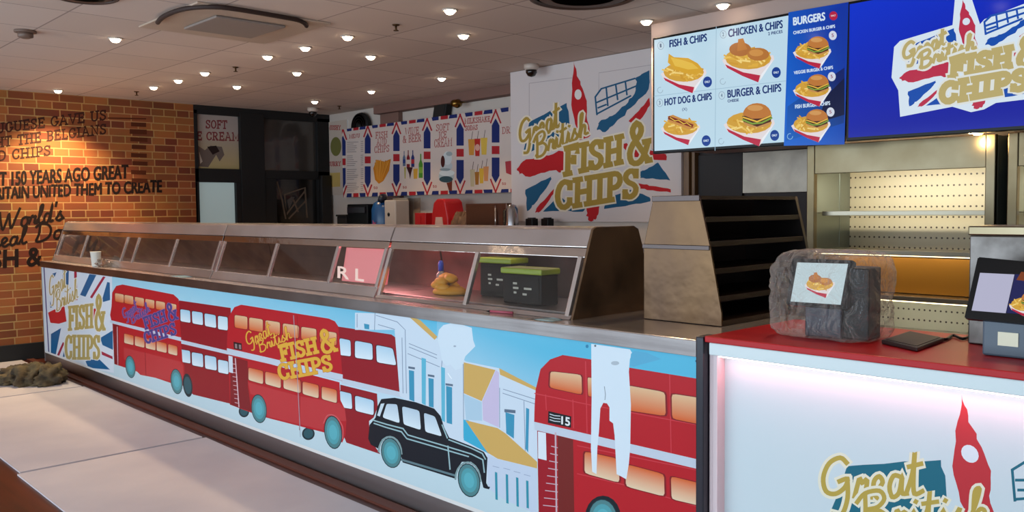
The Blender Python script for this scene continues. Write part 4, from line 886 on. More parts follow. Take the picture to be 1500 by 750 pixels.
logo(P, m6, '#b09c48', '#dcdcc8', True, .68, '#1c6478', '#b43038', '#d0dee6')
fp.pr(P, 1)
for pc, pn in (((RX1, 0, 0), (1, 0, 0)), ((0, 0, .02), (0, 0, -1))): bmesh.ops.bisect_plane(fp.bm, geom=fp.bm.verts[:]+fp.bm.edges[:]+fp.bm.faces[:], dist=1e-6, plane_co=pc, plane_no=pn, clear_outer=True)
fp.build('front_panel', [mat('white_gloss'), PRINT], rc)
B().box(RX0, RX0+.012, 2.40, 2.93, .02, .954, 0, .002).box(RX0+.012, RX0+.03, 2.40, 2.47, .02, .913, 0, .002).box(RX0+.03, RX1, 2.90, 2.92, .02, .954).box(RX1-.02, RX1, 2.47, 2.9, .02, .954).build('side_panel', mat('pink_white', '#d8c8cc', .35), rc)
B().box(RX0+.035, RX1-.02, 2.402, 2.416, .906, .914, 0, .002).build('light_strip', mat('led_strip', '#ffffff', .4, emit='#ffc8c4', es=6), rc)
lamp('led_strip_light', 'AREA', ((RX0+RX1)/2, 2.414, .903), 2.8, (1, .26, .3), (math.radians(-28), 0, 0), shape='RECTANGLE', size=RX1-RX0-.1, size_y=.012)
B().box(RX0-.032, RX0-.003, 2.368, 2.44, 0, .972, 0, .005).build('corner_post', mat('corner_black', '#1c1a26', .3), rc)
# ------------------------------------------------------------------ hot cabinet at the end of the long counter
hc = thing('hot_holding_cabinet', 'tapered stainless hot cabinet with dark open shelves on its right side', 'cabinet', (-1.93, 3.05, WT))
fpz = [(-2.11, WT+.001), (-2.11, 1.24), (-2.062, 1.432), (-1.854, 1.432), (-1.806, 1.242), (-1.757, 1.0), (-1.757, WT+.001)]
B().prism(fpz, 'Y', 2.715, 2.725, 0, .002).box(-2.066, -1.85, 2.709, 2.716, 1.413, 1.435, 1, .002).box(-2.112, -1.807, 2.708, 2.716, 1.232, 1.249, 1, .002).build('front_panel', [mat('warm_steel', '#4e3c30', .3, 1, bump=((4, 4, 4), .3, .03), var=('#5e4834', (3, 3, 2))), mat('cabinet_flange', '#5c5250', .42, .9)], hc)
B().prism([(p[0]+(.001 if p[0] < -1.9 else -.001), p[1]) for p in fpz], 'Y', 3.42, 3.44).build('rear_panel', DSTEEL, hc)
B().prism([(-2.108, WT+.001), (-2.108, 1.24), (-2.06, 1.43), (-2.045, 1.43), (-2.09, 1.24), (-2.09, WT+.001)], 'Y', 2.7255, 3.4195).build('side_panel', mat('cabinet_dark', '#33231c', .4, .6), hc)
B().box(-2.06, -1.852, 2.7255, 3.4195, 1.418, 1.432).build('top', mat('cabinet_dark'), hc)
B().box(-2.088, -1.76, 2.726, 3.419, WT+.002, WT+.02).build('floor_plate', mat('cabinet_dark'), hc)
for i, z in enumerate((1.05, 1.15, 1.25, 1.34)):
    xr = -1.762-(z-1.0)*.22
    sh = B().box(-2.085 if z < 1.24 else -2.06, xr, 2.726, 3.419, z, z+.008, 0, .001); 
    sh.box(xr-.004, xr+.003, 2.727, 3.418, z-.006, z+.014, 0, .001).build('shelf', mat('shelf_dark', '#2c1f19', .4, .6), hc)
# wall panels behind it
q0, q1 = onY(1090, 260, 5.235), onY(1183, 260, 5.235)
struct(B().box(q0.x, q1.x+.3, 5.215, 5.238, onY(1100, 283, 5.235).z, 1.755, 0, .002).build('trim_6', mat('splash_steel', '#93897c', .38, 1, bump=(3, .2, .03), var=('#7c7268', 5))))
struct(B().box(-3.57, q0.x-.003, 5.215, 5.238, 1.1, 1.755, 0, .002).build('trim_7', mat('dark_panel', '#1c1210', .6)))

# ------------------------------------------------------------------ stainless shelving units
mpf = mat('perforated_panel', '#cfc4a4', .4); nt = mpf.node_tree
tc = nt.nodes.new('ShaderNodeTexCoord'); sp = nt.nodes.new('ShaderNodeSeparateXYZ'); nt.links.new(tc.outputs['Object'], sp.inputs[0]); hs = []
for k, s_ in ((0, .03), (2, .06)):
    a = nt.nodes.new('ShaderNodeMath'); a.operation = 'PINGPONG'; a.inputs[1].default_value = s_/2; nt.links.new(sp.outputs[k], a.inputs[0])
    b = nt.nodes.new('ShaderNodeMath'); b.operation = 'POWER'; b.inputs[1].default_value = 2; nt.links.new(a.outputs[0], b.inputs[0]); hs.append(b)
ad = nt.nodes.new('ShaderNodeMath'); ad.operation = 'ADD'; nt.links.new(hs[0].outputs[0], ad.inputs[0]); nt.links.new(hs[1].outputs[0], ad.inputs[1])
lt = nt.nodes.new('ShaderNodeMath'); lt.operation = 'LESS_THAN'; lt.inputs[1].default_value = .0055**2; nt.links.new(ad.outputs[0], lt.inputs[0])
mx = nt.nodes.new('ShaderNodeMix'); mx.data_type = 'RGBA'; mx.inputs[6].default_value = (*lin('#cfc4a4'), 1); mx.inputs[7].default_value = (*lin('#4a3c2c'), 1)
nt.links.new(lt.outputs[0], mx.inputs[0]); nt.links.new(mx.outputs[2], nt.nodes['Principled BSDF'].inputs['Base Color'])
YF, YR_ = 4.68, 5.2
def shelving(x0, x1, label):
    t = thing('shelving_unit', label, 'shelving', ((x0+x1)/2, 4.94, 0), 'stainless shelving units behind the till'); u = .045
    for x in (x0, x1-u):
        B().box(x, x+u, YF, YF+.04, 0, 1.735, 0, .004).build('upright', FRAME, t)
    for x in (x0, x1-.012):
        B().box(x, x+.012, YF+.041, YR_-.001, .12, 1.73, 0).box(x-.002 if x > x0 else x, x+.014 if x == x0 else x+.012, YR_-.14, YR_-.1, .12, 1.73, 0, .001).build('side_panel', mat('side_steel', '#8d958c', .3, .7), t)
    B().box(x0, x1, YR_, YR_+.012, .12, 1.735).build('back_panel', mpf, t)
    B().box(x0+u, x1-u, YF+.005, YF+.03, 1.572, 1.735, 0, .003).build('header', FRAME, t)
    for z, y in ((1.352, YF+.1), (1.14, YF+.02), (.90, YF+.0), (.69, YF+.05), (.3, YF+.03)):
        s_ = B().box(x0+.016, x1-.016, y, YR_-.142, z-.004, z, 0).box(x0+u+.002, x1-u-.002, y-.004, y+.014, z-.018, z+.008, 0, .002)
        s_.build('shelf', mat('shelf_steel', '#b3aa96', .3, .9), t)
    B().box(x0+.013, x1-.013, YF+.2, YR_-.142, 0.905, 1.1, 0).build('brown_back_plate', mat('amber_plate', '#b8802a', .35, .5), t) if x0 < -2 else None
    B().box(x0+.05, x1-.05, YF+.045, YF+.075, 1.575, 1.59).build('lamp_tube', mat('shelf_glow', '#fff0d0', .4, emit='#ffe6b0', es=4), t)
    lamp('shelf_light', 'AREA', ((x0+x1)/2, YF+.1, 1.565), 4.2, (1, .93, .76), (math.radians(28), 0, 0), shape='RECTANGLE', size=x1-x0-.2, size_y=.05)
    for z, e, cc in ((.87, 1.3, (.82, .95, 1)), (1.115, .35, (1, .8, .5))):  # strips and lamps added under the shelves to brighten the lower part
        B().box(x0+.06, x1-.06, YF+.06, YF+.08, z, z+.012, 0, .003).build('shelf_glow', mat('shelf_glow', '#fff0d0'), t)
        lamp('shelf_light', 'AREA', ((x0+x1)/2, YF+.1, z-.004), e, cc, (math.radians(30), 0, 0), shape='RECTANGLE', size=x1-x0-.2, size_y=.03)
    return t
shelving(-2.465, -1.475, 'stainless shelving unit below the right menu screen, with lit perforated back')
shelving(-1.42, -.4, 'stainless shelving unit at the right edge, mostly behind the second terminal')
# small warm lamp under the bulkhead
t = thing('under_bulkhead_lamp', 'small warm lamp glowing under the screens at the shelf header', 'lamp', (-1.53, 4.61, 1.725))
B().lathe([(.03, 1.76), (.03, 1.735), (.024, 1.735)], (-1.53, 4.6, 0), 0, 16).build('rim', STEEL, t); B().lathe([(.001, 1.736), (.023, 1.736), (.018, 1.728), (.001, 1.726)], (-1.53, 4.6, 0), 0, 16).build('bulb', mat('amber_bulb', '#ffffff', .4, emit='#ffc860', es=20), t)
lamp('bulkhead_point', 'POINT', (-1.55, 4.6, 1.7), 2.0, (1, .72, .34), None, shadow_soft_size=.02)

# ------------------------------------------------------------------ customer terminals on the red top
def quadbox(b, q, depth, back, mi=0, grow=0):
    """slab from four front corners, thick towards 'back'"""
    q = [Vector(p) for p in q]; c = sum(q, Vector())/4; q = [c+(p-c)*(1+grow) for p in q]; n = (q[1]-q[0]).cross(q[3]-q[0]).normalized()
    if n.dot(Vector(back)) < 0: n = -n
    t = bmesh.new(); A = [t.verts.new(p) for p in q]; Bk = [t.verts.new(p+n*depth) for p in q]
    t.faces.new(A); t.faces.new(Bk[::-1])
    for i in range(4): t.faces.new((A[i], A[(i+1) % 4], Bk[(i+1) % 4], Bk[i]))
    bmesh.ops.recalc_face_normals(t, faces=t.faces); bmesh.ops.bevel(t, geom=t.edges[:], offset=.003, segments=2, affect='EDGES'); b._merge(t, mi, False)
    return q, n
def on(p, O, N): v = ray(*p); return CAM+v*((O-CAM).dot(N)/v.dot(N))
# first terminal, wrapped in a clear bag
TY = 2.57
O = Vector((0, TY, 1.085)); Np = Vector((0, -1, .28)).normalized()
tt = thing('customer_terminal', 'order terminal in the clear plastic bag, screen showing a meal tray', 'terminal', (-1.29, TY+.04, RT_+.001), 'order terminals on the red counter')
q = [on(p, O, Np) for p in ((1151, 446), (1238, 453), (1249, 381), (1160, 378))]
bb = B(); _, n = quadbox(bb, q, .03, (0, 1, 0)); hs_ = bb.build('screen_housing', BLACK, tt)
P = Print(O-n*.0015, (1, 0, 0), (q[3]-q[0])); P.V = (P.V-P.U*P.V.dot(P.U)).normalized(); P.n = P.U.cross(P.V); ct = crop(1100, 340, 4.414)
P.poly([ct(p) for p in ((256, 448), (580, 470), (628, 205), (300, 196))], '#b8ccd2'); food(P, ct, 445, 320, 190, 'chicken', 9)
B().pr(P, 0).build('display', SCREEN, hs_)
B().box(-1.365, -1.245, TY+.015, TY+.07, RT_+.001, 1.11, 0, .005).build('stand', mat('navy_stand', '#14152a', .3, spec=.3), tt)
B().box(-1.25, -1.165, TY+.03, TY+.12, RT_+.001, 1.2, 0, .006).build('printer', mat('printer_black', '#080606', .4, spec=.2), tt)
m = bpy.data.materials.new('clear_bag'); m.use_nodes = True; nt = m.node_tree; out = nt.nodes['Material Output']; pb_ = nt.nodes['Principled BSDF']
pb_.inputs['Base Color'].default_value = (*lin('#cabdb4'), 1); pb_.inputs['Roughness'].default_value = .12
tr = nt.nodes.new('ShaderNodeBsdfTransparent'); mx = nt.nodes.new('ShaderNodeMixShader'); lw = nt.nodes.new('ShaderNodeLayerWeight'); lw.inputs[0].default_value = .35
rp = nt.nodes.new('ShaderNodeMapRange'); rp.inputs[3].default_value = .05; rp.inputs[4].default_value = .6
tc = nt.nodes.new('ShaderNodeTexCoord'); ns = nt.nodes.new('ShaderNodeTexNoise'); ns.inputs['Scale'].default_value = 16; ns.inputs['Distortion'].default_value = 2; bp = nt.nodes.new('ShaderNodeBump'); bp.inputs['Strength'].default_value = 1; pb_.inputs['Specular IOR Level'].default_value = .9; bp.inputs['Distance'].default_value = .02
nt.links.new(tc.outputs['Object'], ns.inputs['Vector']); nt.links.new(ns.outputs[0], bp.inputs['Height']); nt.links.new(bp.outputs[0], pb_.inputs['Normal']); nt.links.new(bp.outputs[0], lw.inputs['Normal'])
nt.links.new(lw.outputs['Facing'], rp.inputs[0]); nt.links.new(rp.outputs[0], mx.inputs[0]); nt.links.new(tr.outputs[0], mx.inputs[1]); nt.links.new(pb_.outputs[0], mx.inputs[2]); nt.links.new(mx.outputs[0], out.inputs[0])
bg = B().blob((-1.298, TY+.06, RT_+.133), (.17, .115, .14), .06, 4.2, 0, 5, RT_+.0015, 4, 6)
tag(recenter(bg.build('plastic_bag', m)), 'clear crinkled plastic bag pulled over the order terminal', 'bag')
# second terminal
O2 = Vector((0, 2.56, 1.085)); N2 = Vector((0, -1, .3)).normalized()
tt = thing('customer_terminal', 'unwrapped black order terminal at the right edge of the red counter', 'terminal', (-.78, 2.6, RT_+.001), 'order terminals on the red counter')
q = [on(p, O2, N2) for p in ((1412, 466), (1556, 480), (1580, 390), (1432, 376))]
bb = B(); _, n = quadbox(bb, q, .03, (0, 1, 0)); hs2 = bb.build('screen_housing', BLACK, tt)
P = Print(O2-n*.0015, (1, 0, 0), (q[3]-q[0])); P.V = (P.V-P.U*P.V.dot(P.U)).normalized(); P.n = P.U.cross(P.V); cu = crop(1280, 380, 5)
P.poly([cu(p) for p in ((716, 374), (966, 394), (1030, 110), (778, 98))], '#b0b0c8'); P.poly([cu(p) for p in ((970, 392), (1350, 425), (1400, 130), (1034, 108))], '#1a1c50')
food(P, cu, 1110, 310, 230, 'burger', 12); P.poly([cu(p) for p in ((1044, 150), (1080, 90), (1140, 100), (1120, 160))], '#7a3a14')
B().pr(P, 0).build('display', SCREEN, hs2)
sx0, sx1 = onY(1443, 500, 2.6).x, -.6
B().box(sx0, sx1, 2.575, 2.70, RT_+.001, 1.075, 0, .006).build('printer_base', mat('slate_grey', '#4c5a68', .4), tt); pbase = bpy.context.scene.objects[-1] if False else [o for o in bpy.data.objects if o.name.startswith('printer_base')][-1]
l0, l1 = onY(1462, 497, 2.575), onY(1492, 497, 2.575); za, zb_ = onY(1477, 507, 2.575).z, onY(1477, 487, 2.575).z
B().box(l0.x, l1.x, 2.572, 2.577, za, zb_).build('label', mat('silver_label', '#d8d4b8', .25), pbase)
# stainless box behind it
bx0 = onY(1436, 350, 2.85).x
t = thing('steel_box', 'plain stainless box standing behind the unwrapped terminal', 'box', (bx0+.2, 2.88, RT_+.001))
B().box(bx0, bx0+.42, 2.76, 2.93, RT_+.001, onY(1440, 345, 2.76).z, 0, .004).build('body', mat('box_steel', '#5e5854', .4, .9, var=('#7a7470', 14)), t)
B().box(bx0-.004, bx0+.424, 2.756, 2.934, onY(1440, 345, 2.76).z+.0005, onY(1440, 331, 2.76).z, 0, .004).build('lid', FRAME, t)
# folder, cable
p1_, p2_, p3_ = onZ(1274, 503, RT_), onZ(1325, 515, RT_), onZ(1366, 500, RT_); p1_, p2_, p3_ = (v+Vector((.03, .012, 0)) for v in (p1_, p2_, p3_)); p4_ = p1_+p3_-p2_
t = thing('tablet', 'flat dark tablet lying on the red counter between the terminals', 'tablet', (sum((p1_, p2_, p3_, p4_), Vector())/4))
pts = [(v.x, v.y) for v in (p1_, p2_, p3_, p4_)]; cx, cy = sum(a for a, b in pts)/4, sum(b for a, b in pts)/4
B().prism(pts, 'Z', RT_+.001, RT_+.013, 0, .003).build('body', mat('tablet_brown', '#2a1d1c', .4), t)
B().prism([(cx+(a-cx)*.86, cy+(b-cy)*.86) for a, b in pts], 'Z', RT_+.0132, RT_+.0145).build('top_face', mat('tablet_face', '#2a1d1b', .5, var=('#1e1415', 40)), t)
pa = [onZ(x, y, RT_)+Vector((0, 0, .006)) for x, y in ((1372, 497), (1385, 500), (1396, 494), (1410, 499), (1424, 495), (1438, 500))]
tag(recenter(B().tube(smooth3(pa), .0045, 0, 8).build('cable', BLACK)), 'black cable lying on the red counter beside the unwrapped terminal', 'cable')

# ------------------------------------------------------------------ back counter and what stands on it
BT = 1.12
struct_b = thing('back_counter', 'back counter under the menu banner', 'counter', (-7.2, 5.4, 0))
B().box(-8.95, XS-.01, 5.18, YB-.005, BT-.04, BT, 0, .004).build('worktop', STEELB, struct_b); B().box(-8.93, XS-.02, 5.22, YB-.01, 0, BT-.041).build('carcass', CREAM, struct_b)
YI = 5.3
def sp_(x0, x1, yt, Y=YI): return onY(x0, 310, Y).x, onY(x1, 310, Y).x, onY((x0+x1)/2, yt, Y).z
a, b, z = sp_(506, 536, 299)
t = thing('countertop_machine', 'black boxy machine at the left end of the back counter', 'machine', ((a+b)/2, YI+.12, BT))
B().box(a, b, YI+.02, YI+.28, BT+.001, z, 0, .012).build('body', BLACK, t); B().box(a+.03, b-.03, YI, YI+.03, z-.1, z-.03, 0, .006).build('control_panel', mat('panel_dark', '#1d1a22', .2), t)
a, b, z = sp_(491, 505, 317)
tag(recenter(B().box(a, b, YI+.02, YI+.2, BT+.001, z, 0, .008).box(a-.01, b+.01, YI+.01, YI+.21, z, z+.02, 0, .005).build('cash_box', MATTE)), 'low black box left of the black boxy machine', 'box')
a, b, z = sp_(537, 558, 293)
t = thing('water_jug', 'blue upright jug with dark spout beside the white dispenser', 'jug', ((a+b)/2, YI+.13, BT)); r = (b-a)/2
B().lathe([(r*.95, BT+.001), (r, BT+.03), (r, z-.1), (r*.8, z-.03), (r*.4, z)], ((a+b)/2, YI+.13, 0), 0, 20).build('body', mat('jug_blue', '#1f4f86', .25), t)
B().tube([((a+b)/2, YI+.13, z), ((a+b)/2+.02, YI+.12, z+.035), ((a+b)/2+.07, YI+.06, z+.03), ((a+b)/2+.09, YI+.03, z-.01)], .035, 0, 10).build('spout', mat('jug_dark', '#141a2e', .4), t)
jl = B(); jl.prism([((a+b)/2+(.05 if i % 2 else .022)*math.cos(i*PI/5), BT+.12+(.05 if i % 2 else .022)*math.sin(i*PI/5)) for i in range(10)], 'Y', YI+.128-r, YI+.15-r)
jl.build('flower_mark', mat('pink_mark', '#a04a78', .5), t)
a, b, z = sp_(559, 577, 293); a += .02
t = thing('dispenser', 'white dispenser with black slot between the blue jug and grey board', 'dispenser', ((a+b)/2, YI+.1, BT))
B().box(a, b, YI+.02, YI+.2, BT+.001, z, 0, .012).build('body', mat('dispenser_white', '#b4aca6', .4), t); B().lathe([(.02, -.004), (.02, .004)], ((a+b)/2-.02, YI+.02, (BT+z)/2+.04), 0, 12, axis='Y').build('slot', BLACK, t)
a, b, z = sp_(570, 591, 290, 5.55)
tag(recenter(B().box(a, b, 5.6, 5.62, BT+.001, z, 0, .003).box(a+.02, b-.02, 5.595, 5.6, BT+.02, z-.03, 0, .002).build('board', mat('grey_board', '#9c9488', .5))), 'upright grey board on the back counter right of the white dispenser', 'board')
a, b, z = sp_(605, 621, 312)
tag(recenter(B().box(a, b, YI+.02, YI+.16, BT+.001, z, 0, .004).box(a+.05, a+.1, YI+.016, YI+.021, BT+.06, z-.03).build('carton', RED)), 'small red carton left of the red arched case', 'carton')
a, b, z = sp_(629, 664, 291)
t = thing('carry_case', 'red arched case with a white front on the back counter', 'case', ((a+b)/2-.03, YI+.12, BT)); w_ = b-a
B().prism([(a, BT+.001), (a+w_*.72, BT+.001), (a+w_*.72, BT+.18), (a+w_*.6, z-.03), (a+w_*.5, z), (a+w_*.25, z), (a+w_*.1, z-.04), (a, BT+.2)], 'Y', YI+.02, YI+.24, 0, .015).blob((a+w_*.75, YI+.15, BT+.12), (w_*.22, .1, .13), .1, 2, 0, 3, BT+.001).build('body', RED, t)
B().prism([(a+w_*.14, BT+.02), (a+w_*.56, BT+.02), (a+w_*.48, BT+.2), (a+w_*.22, BT+.2)], 'Y', YI+.012, YI+.021, 0, .002).build('front_label', mat('label_cream', '#c8a8a0', .5), t)
a, b, z = sp_(655, 678, 313, 5.24)
t = B()
for i in range(4): t.blob((a+(b-a)*(.15+.23*i), 5.33, BT+.08), ((b-a)*.2, .07, z-BT-.07), .3, 2, 0, 3, BT+.001, i)
tag(recenter(t.build('paper_sack', mat('brown_sack', '#6a4c38', .7))), 'slumped brown sack between the red case and bronze microwave', 'sack')
a, b, z = sp_(681, 741, 298, 5.24)
t = thing('microwave', 'wide bronze-fronted microwave oven on the right of the back counter', 'microwave', ((a+b)/2, 5.4, BT))
B().box(a, b, 5.25, 5.6, BT+.012, z, 0, .006).build('body', mat('bronze_steel', '#6c5248', .3, .8), t); B().box(a+.02, b-.14, 5.243, 5.25, BT+.03, z-.02, 0, .003).build('door', mat('bronze_door', '#5a4238', .15, .5), t)
B().tube([(b-.13, 5.235, BT+.05), (b-.13, 5.235, z-.04)], .008).build('handle', STEEL, t)
for x in (a+.05, b-.05): B().lathe([(.02, BT+.001), (.02, BT+.013)], (x, 5.35, 0), 0, 10).build('foot', BLACK, t)
# ledge under the wall sign
lz = 1.10
lg = thing('wall_ledge', 'narrow steel ledge below the large wall sign', 'shelf', (-4.7, 5.05, lz)); B().box(XS+.02, -3.8, 4.93, YS+.029, lz-.03, lz, 0, .003).build('board', STEELB, lg)
for x in (-5.2, -4.6, -4.0): B().prism([(4.95, lz-.031), (YS+.029, lz-.031), (YS+.029, lz-.2)], 'X', x, x+.02).build('bracket', DSTEEL, lg)
a, b, z = onY(741, 310, 5.02).x, onY(757, 310, 5.02).x, onY(750, 299, 5.02).z
a = max(a, XS+.03)
t = thing('kettle', 'polished steel jug with a black handle at the left edge of the wall sign', 'kettle', ((a+b)/2, 5.03, lz)); r = (b-a)/2*.9
B().lathe([(r, lz+.001), (r*1.05, lz+.02), (r*.85, z-.04), (r*.6, z-.01), (.01, z)], ((a+b)/2, 5.03, 0), 0, 20).build('body', mat('kettle_steel', '#b8b8bc', .2, 1), t)
B().tube([((a+b)/2-r*.8, 5.03, z-.03), ((a+b)/2-r*1.6, 5.03, z-.05), ((a+b)/2-r*1.6, 5.03, lz+.09), ((a+b)/2-r, 5.03, lz+.06)], .012, 0, 8).build('handle', BLACK, t)
for i, (x, l) in enumerate(((777, 'small black holder on the sign ledge, left one'), (800, 'small black holder on the sign ledge, right one'))):
    p = onY(x, 322, 5.0); tag(recenter(B().box(p.x-.04, p.x+.04, 4.98, 5.05, lz+.001, onY(x, 322, 5.0).z+.01, 0, .006).box(p.x-.025, p.x+.025, 4.99, 5.04, p.z+.01, p.z+.018, 0, .003).build('holder', BLACK)), l, 'holder')
# wall things above the banner
p = onY(648, 158, 5.66); t = thing('loudspeaker', 'tilted black loudspeaker above the menu banner', 'speaker', (p.x, 5.66, p.z-.12))
R_ = Matrix.Translation((p.x, 5.665, p.z)) @ Matrix.Rotation(math.radians(14), 4, 'Y')
B().box(-.1, .1, -.04, .04, -.13, .13, 0, .012, R_).build('cabinet', MATTE, t); B().box(-.085, .085, -.047, -.039, -.115, .115, 0, .004, R_).build('grille', mat('grille', '#1a1614', .8), t)
B().tube([(p.x, 5.68, p.z), (p.x, YB, p.z)], .02).build('bracket', DSTEEL, t)
p = onY(529, 186, 5.66); t = thing('wall_fan', 'round dark wall fan above the left end of the menu banner', 'fan', (p.x, 5.66, p.z-.16))
B().lathe([(.155, -.03), (.165, 0), (.155, .03)], (p.x, 5.66, p.z), 0, 28, axis='Y').build('guard_rim', MATTE, t)
gr = B()
for k in (.05, .08, .11, .14): gr.lathe([(k, -.035), (k+.006, -.04), (k+.012, -.035)], (p.x, 5.66, p.z), 0, 28, axis='Y')
gr.build('guard', DSTEEL, t); B().lathe([(.001, -.05), (.04, -.05), (.045, -.02), (.045, .055)], (p.x, 5.66, p.z), 0, 16, axis='Y').build('hub', MATTE, t)
for k in range(4):
    R_ = Matrix.Translation((p.x, 5.65, p.z)) @ Matrix.Rotation(k*PI/2, 4, 'Y'); B().box(.03, .135, -.006, .006, -.035, .035, 0, .004, R_ @ Matrix.Rotation(.4, 4, 'X')).build('blade', mat('blade_grey', '#3a322e', .5), t)
p = onY(672, 152, 5.6); t = thing('wall_spotlight', 'small brass wall spotlight above the menu banner', 'lamp', (p.x, 5.6, p.z-.05))
B().lathe([(.03, -.06), (.045, .0), (.03, .04)], (p.x, 5.58, p.z), 0, 14, axis='Y').build('shade', mat('brass', '#8a6a34', .3, 1), t); B().tube([(p.x, 5.6, p.z+.02), (p.x, YB, p.z+.03)], .012).build('arm', mat('brass'), t)
a = onY(693, 295, YB-.01)
p = onY(612, 298, YB); tag(recenter(B().box(p.x-.05, p.x+.05, YB-.012, YB-.001, p.z-.12, p.z+.06, 0, .003).box(p.x-.03, p.x+.03, YB-.018, YB-.012, p.z, p.z+.03, 0, .002).build('notice_card', mat('notice', '#b8a08c', .5))), 'small notice card on the wall below the menu banner', 'card')

# ------------------------------------------------------------------ ceiling
WARM = (1, .72, .42)
LP = [(169, 56), (300, 106), (261, 117), (225, 127), (347, 126), (392, 82), (447, 69), (435, 106), (509, 53), (543, 82), (544, 133), (647, 114), (679, 51), (659, 14), (85, 132), (461, 148), (947, 30), (1059, 6)]
WL = ['ceiling downlight by the air conditioner on its left', 'third downlight from the brick wall in the row over the display cases', 'second downlight from the brick wall in the row over the display cases', 'first downlight from the brick wall in the row over the display cases', 'downlight in the middle row, nearest the brick wall of that row',
 'fourth downlight from the brick wall in the row over the display cases', 'fifth downlight from the brick wall in the row over the display cases', 'downlight in the middle row, second from the brick wall', 'sixth downlight from the brick wall in the row over the display cases', 'downlight in the middle row, third from the brick wall', 'downlight of the rear row above the wine panel of the banner', 'downlight of the rear row above the ice cream panel of the banner',
 'downlight of the middle row nearest the camera', 'downlight over the display cases nearest the camera', 'downlight close to the brick wall lighting its lettering', 'downlight of the rear row, above the dark glazed door', 'downlight just left of the left menu screen', 'downlight above the left menu screen']
LAMPE = mat('lamp_glow', '#ffffff', .4, emit='#ffe9c8', es=16); first = None
for (x, y), l in zip(LP, WL):
    p = onZ(x, y, CEIL)
    if first is None:
        t = first = thing('downlight', l, 'ceiling light', (p.x, p.y, CEIL), 'ceiling downlights')
        B().lathe([(.046, CEIL-.0005), (.047, CEIL-.005), (.04, CEIL-.009), (.034, CEIL-.005), (.034, CEIL-.0005)], (p.x, p.y, 0), 0, 24).build('rim', mat('rim_white', '#c8bcb0', .4), t)
        B().lathe([(.001, CEIL-.03), (.018, CEIL-.027), (.029, CEIL-.017), (.033, CEIL-.004)], (p.x, p.y, 0), 0, 20).build('bulb', LAMPE, t)
    else: dup(first, (p.x, p.y, CEIL), l)
    near = (x, y) == (85, 132)
    lamp('downlight_beam', 'SPOT', (p.x+(.1 if near else 0), p.y, CEIL-.045), 190 if near else 30, (1, .78, .44) if near else WARM, None, spot_size=math.radians(100 if not near else 115), spot_blend=.7, shadow_soft_size=.04)
for i, n_ in enumerate(('third', 'second', 'first')):  # unseen downlights added so the floor bounces more light to the ceiling
    for k, x in enumerate((-1.2, -3.2, -5.2)):
        dup(first, (x, .75, CEIL), 'unseen downlight added over the floor boards in front of the counter, %s from the camera' % ('first', 'second', 'third')[k]) if i == 0 else None
        if i == 0: lamp('downlight_beam', 'SPOT', (x, .75, CEIL-.045), 13, WARM, None, spot_size=math.radians(120), spot_blend=.7, shadow_soft_size=.04)
for x, l in ((-2.9, 'unseen downlight added behind the counter in front of the left menu screen'), (-1.75, 'unseen downlight added behind the counter in front of the right menu screen'), (-.6, 'unseen downlight added behind the till counter, right of the right menu screen')):  # unseen downlights added to brighten the worktop and kitchen side
    dup(first, (x, 3.3, CEIL), l); lamp('downlight_beam', 'SPOT', (x, 3.3, CEIL-.045), 30, WARM, None, spot_size=math.radians(110), spot_blend=.7, shadow_soft_size=.04)
first = None
for (x, y), l in zip([(345, 98), (200, 134), (580, 36), (497, 155)], ['sprinkler head between the rows of downlights, above the dark door', 'sprinkler head nearest the brick wall', 'sprinkler head nearest the camera', 'sprinkler head beside the left end of the menu banner']):
    p = onZ(x, y, CEIL)
    if first is None:
        t = first = thing('sprinkler', l, 'sprinkler', (p.x, p.y, CEIL), 'ceiling sprinklers'); c = (p.x, p.y, 0)
        B().lathe([(.025, CEIL-.0005), (.02, CEIL-.007), (.008, CEIL-.01)], c, 0, 16).build('collar', mat('sprinkler_brass', '#5a4028', .4, .8), t)
        B().lathe([(.007, CEIL-.008), (.007, CEIL-.03), (.005, CEIL-.036)], c, 0, 10).lathe([(.017, CEIL-.035), (.017, CEIL-.039)], c, 0, 16).build('deflector', mat('sprinkler_brass'), t)
    else: dup(first, (p.x, p.y, CEIL), l)
p = onZ(37, 45, CEIL); t = thing('smoke_detector', 'brown smoke detector on the ceiling at the upper left', 'detector', (p.x, p.y, CEIL))
B().lathe([(.065, CEIL-.0005), (.065, CEIL-.012), (.05, CEIL-.016)], (p.x, p.y, 0), 0, 24).build('base', mat('detector_brown', '#6b5448', .5), t); B().lathe([(.045, CEIL-.014), (.045, CEIL-.04), (.02, CEIL-.05), (.001, CEIL-.051)], (p.x, p.y, 0), 0, 24).build('sensor', mat('detector_brown'), t)
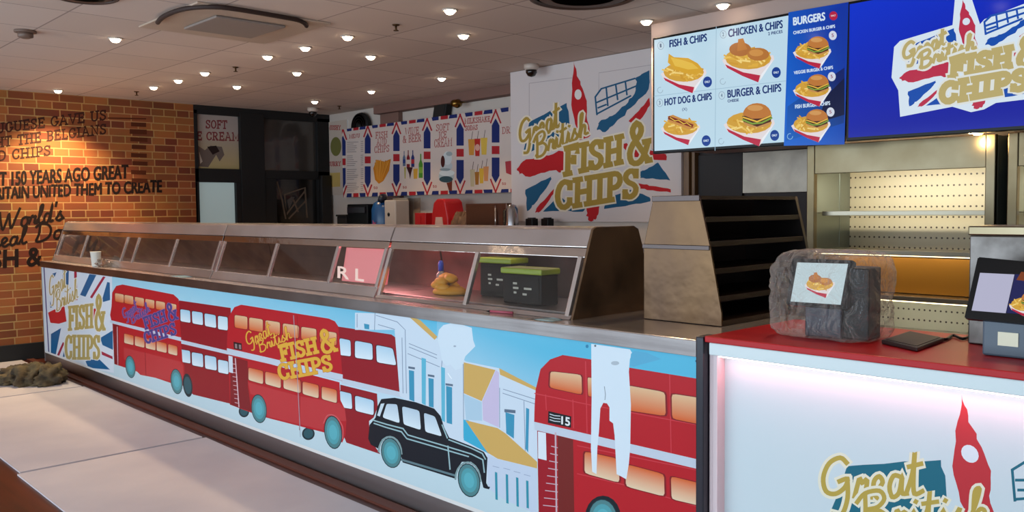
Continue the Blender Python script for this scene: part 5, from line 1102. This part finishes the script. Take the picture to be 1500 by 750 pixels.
for (x, y, r, n, l) in ((124, -8, .17, 'ceiling_speaker', 'round brown speaker grille cut off by the top edge at left'), (855, -7, .3, 'ceiling_vent', 'round dark air vent cut off by the top edge over the wall sign')):
    p = onZ(x, y, CEIL); t = thing(n, l, 'vent' if 'vent' in n else 'speaker', (p.x, p.y, CEIL))
    B().lathe([(r, CEIL-.0005), (r, CEIL-.012), (r*.93, CEIL-.018), (r*.9, CEIL-.004), (r*.9, CEIL-.0005)], (p.x, p.y, 0), 0, 36).build('rim', mat('grille_brown', '#4a342a', .5), t)
    g = B()
    for k in range(5): g.lathe([(r*(.15+.15*k), CEIL-.016), (r*(.22+.15*k), CEIL-.012), (r*(.22+.15*k), CEIL-.008)], (p.x, p.y, 0), 0, 36)
    g.lathe([(.001, CEIL-.003), (r*.9, CEIL-.003)], (p.x, p.y, 0), 1, 36); g.build('louvre', [mat('grille_brown'), MATTE], t)
# cassette air conditioner
ax0, ax1, ay0, ay1 = -5.55, -4.70, 2.10, 2.95
t = thing('air_conditioner', 'square ceiling cassette air conditioner with a dark slot around its grille', 'air conditioner', ((ax0+ax1)/2, (ay0+ay1)/2, CEIL))
B().box(ax0, ax1, ay0, ay1, CEIL-.012, CEIL-.0005, 0, .004).build('panel', mat('ac_panel', '#b49e8c', .5), t)
B().box(ax0+.2, ax1-.2, ay0+.2, ay1-.2, CEIL-.028, CEIL-.0125, 0, .006).build('intake_grille', mat('ac_grille', '#8a7c74', .6), t)
pts = [onZ(x, y, CEIL-.02) for x, y in ((231, 33), (236, 27), (246, 21), (262, 15), (284, 11), (310, 10), (336, 12), (380, 19), (425, 27), (438, 30), (446, 34), (449, 38))]
B().tube(smooth3(pts), .014, 0, 8).build('air_slot', mat('slot_dark', '#2e1a12', .7), t)
p = onZ(340, 13, CEIL-.03); 
# dome cameras
for (x, y, Y, l, nm) in ((793, 103, None, 'black dome camera on white mount above the wall sign', 0), (455, 163, None, 'dark dome camera above the dark glazed door', 1)):
    p = onZ(x+(2 if nm == 0 else 4), y-6, CEIL) if nm == 0 else onZ(458, 158, CEIL)
    p.y = min(p.y, 5.0 if nm == 0 else 5.4)
    t = thing('dome_camera', l, 'camera', (p.x, p.y, CEIL))
    B().lathe([(.06, CEIL-.0005), (.06, CEIL-.03), (.045, CEIL-.045)], (p.x, p.y, 0), 0, 24).build('mount', mat('camera_white', '#c8b8ac', .4), t)
    B().lathe([(.045, CEIL-.043), (.046, CEIL-.065), (.03, CEIL-.092), (.001, CEIL-.1)], (p.x, p.y, 0), 0, 24).build('dome', mat('dome_black', '#0a0809', .1, coat=.5), t)
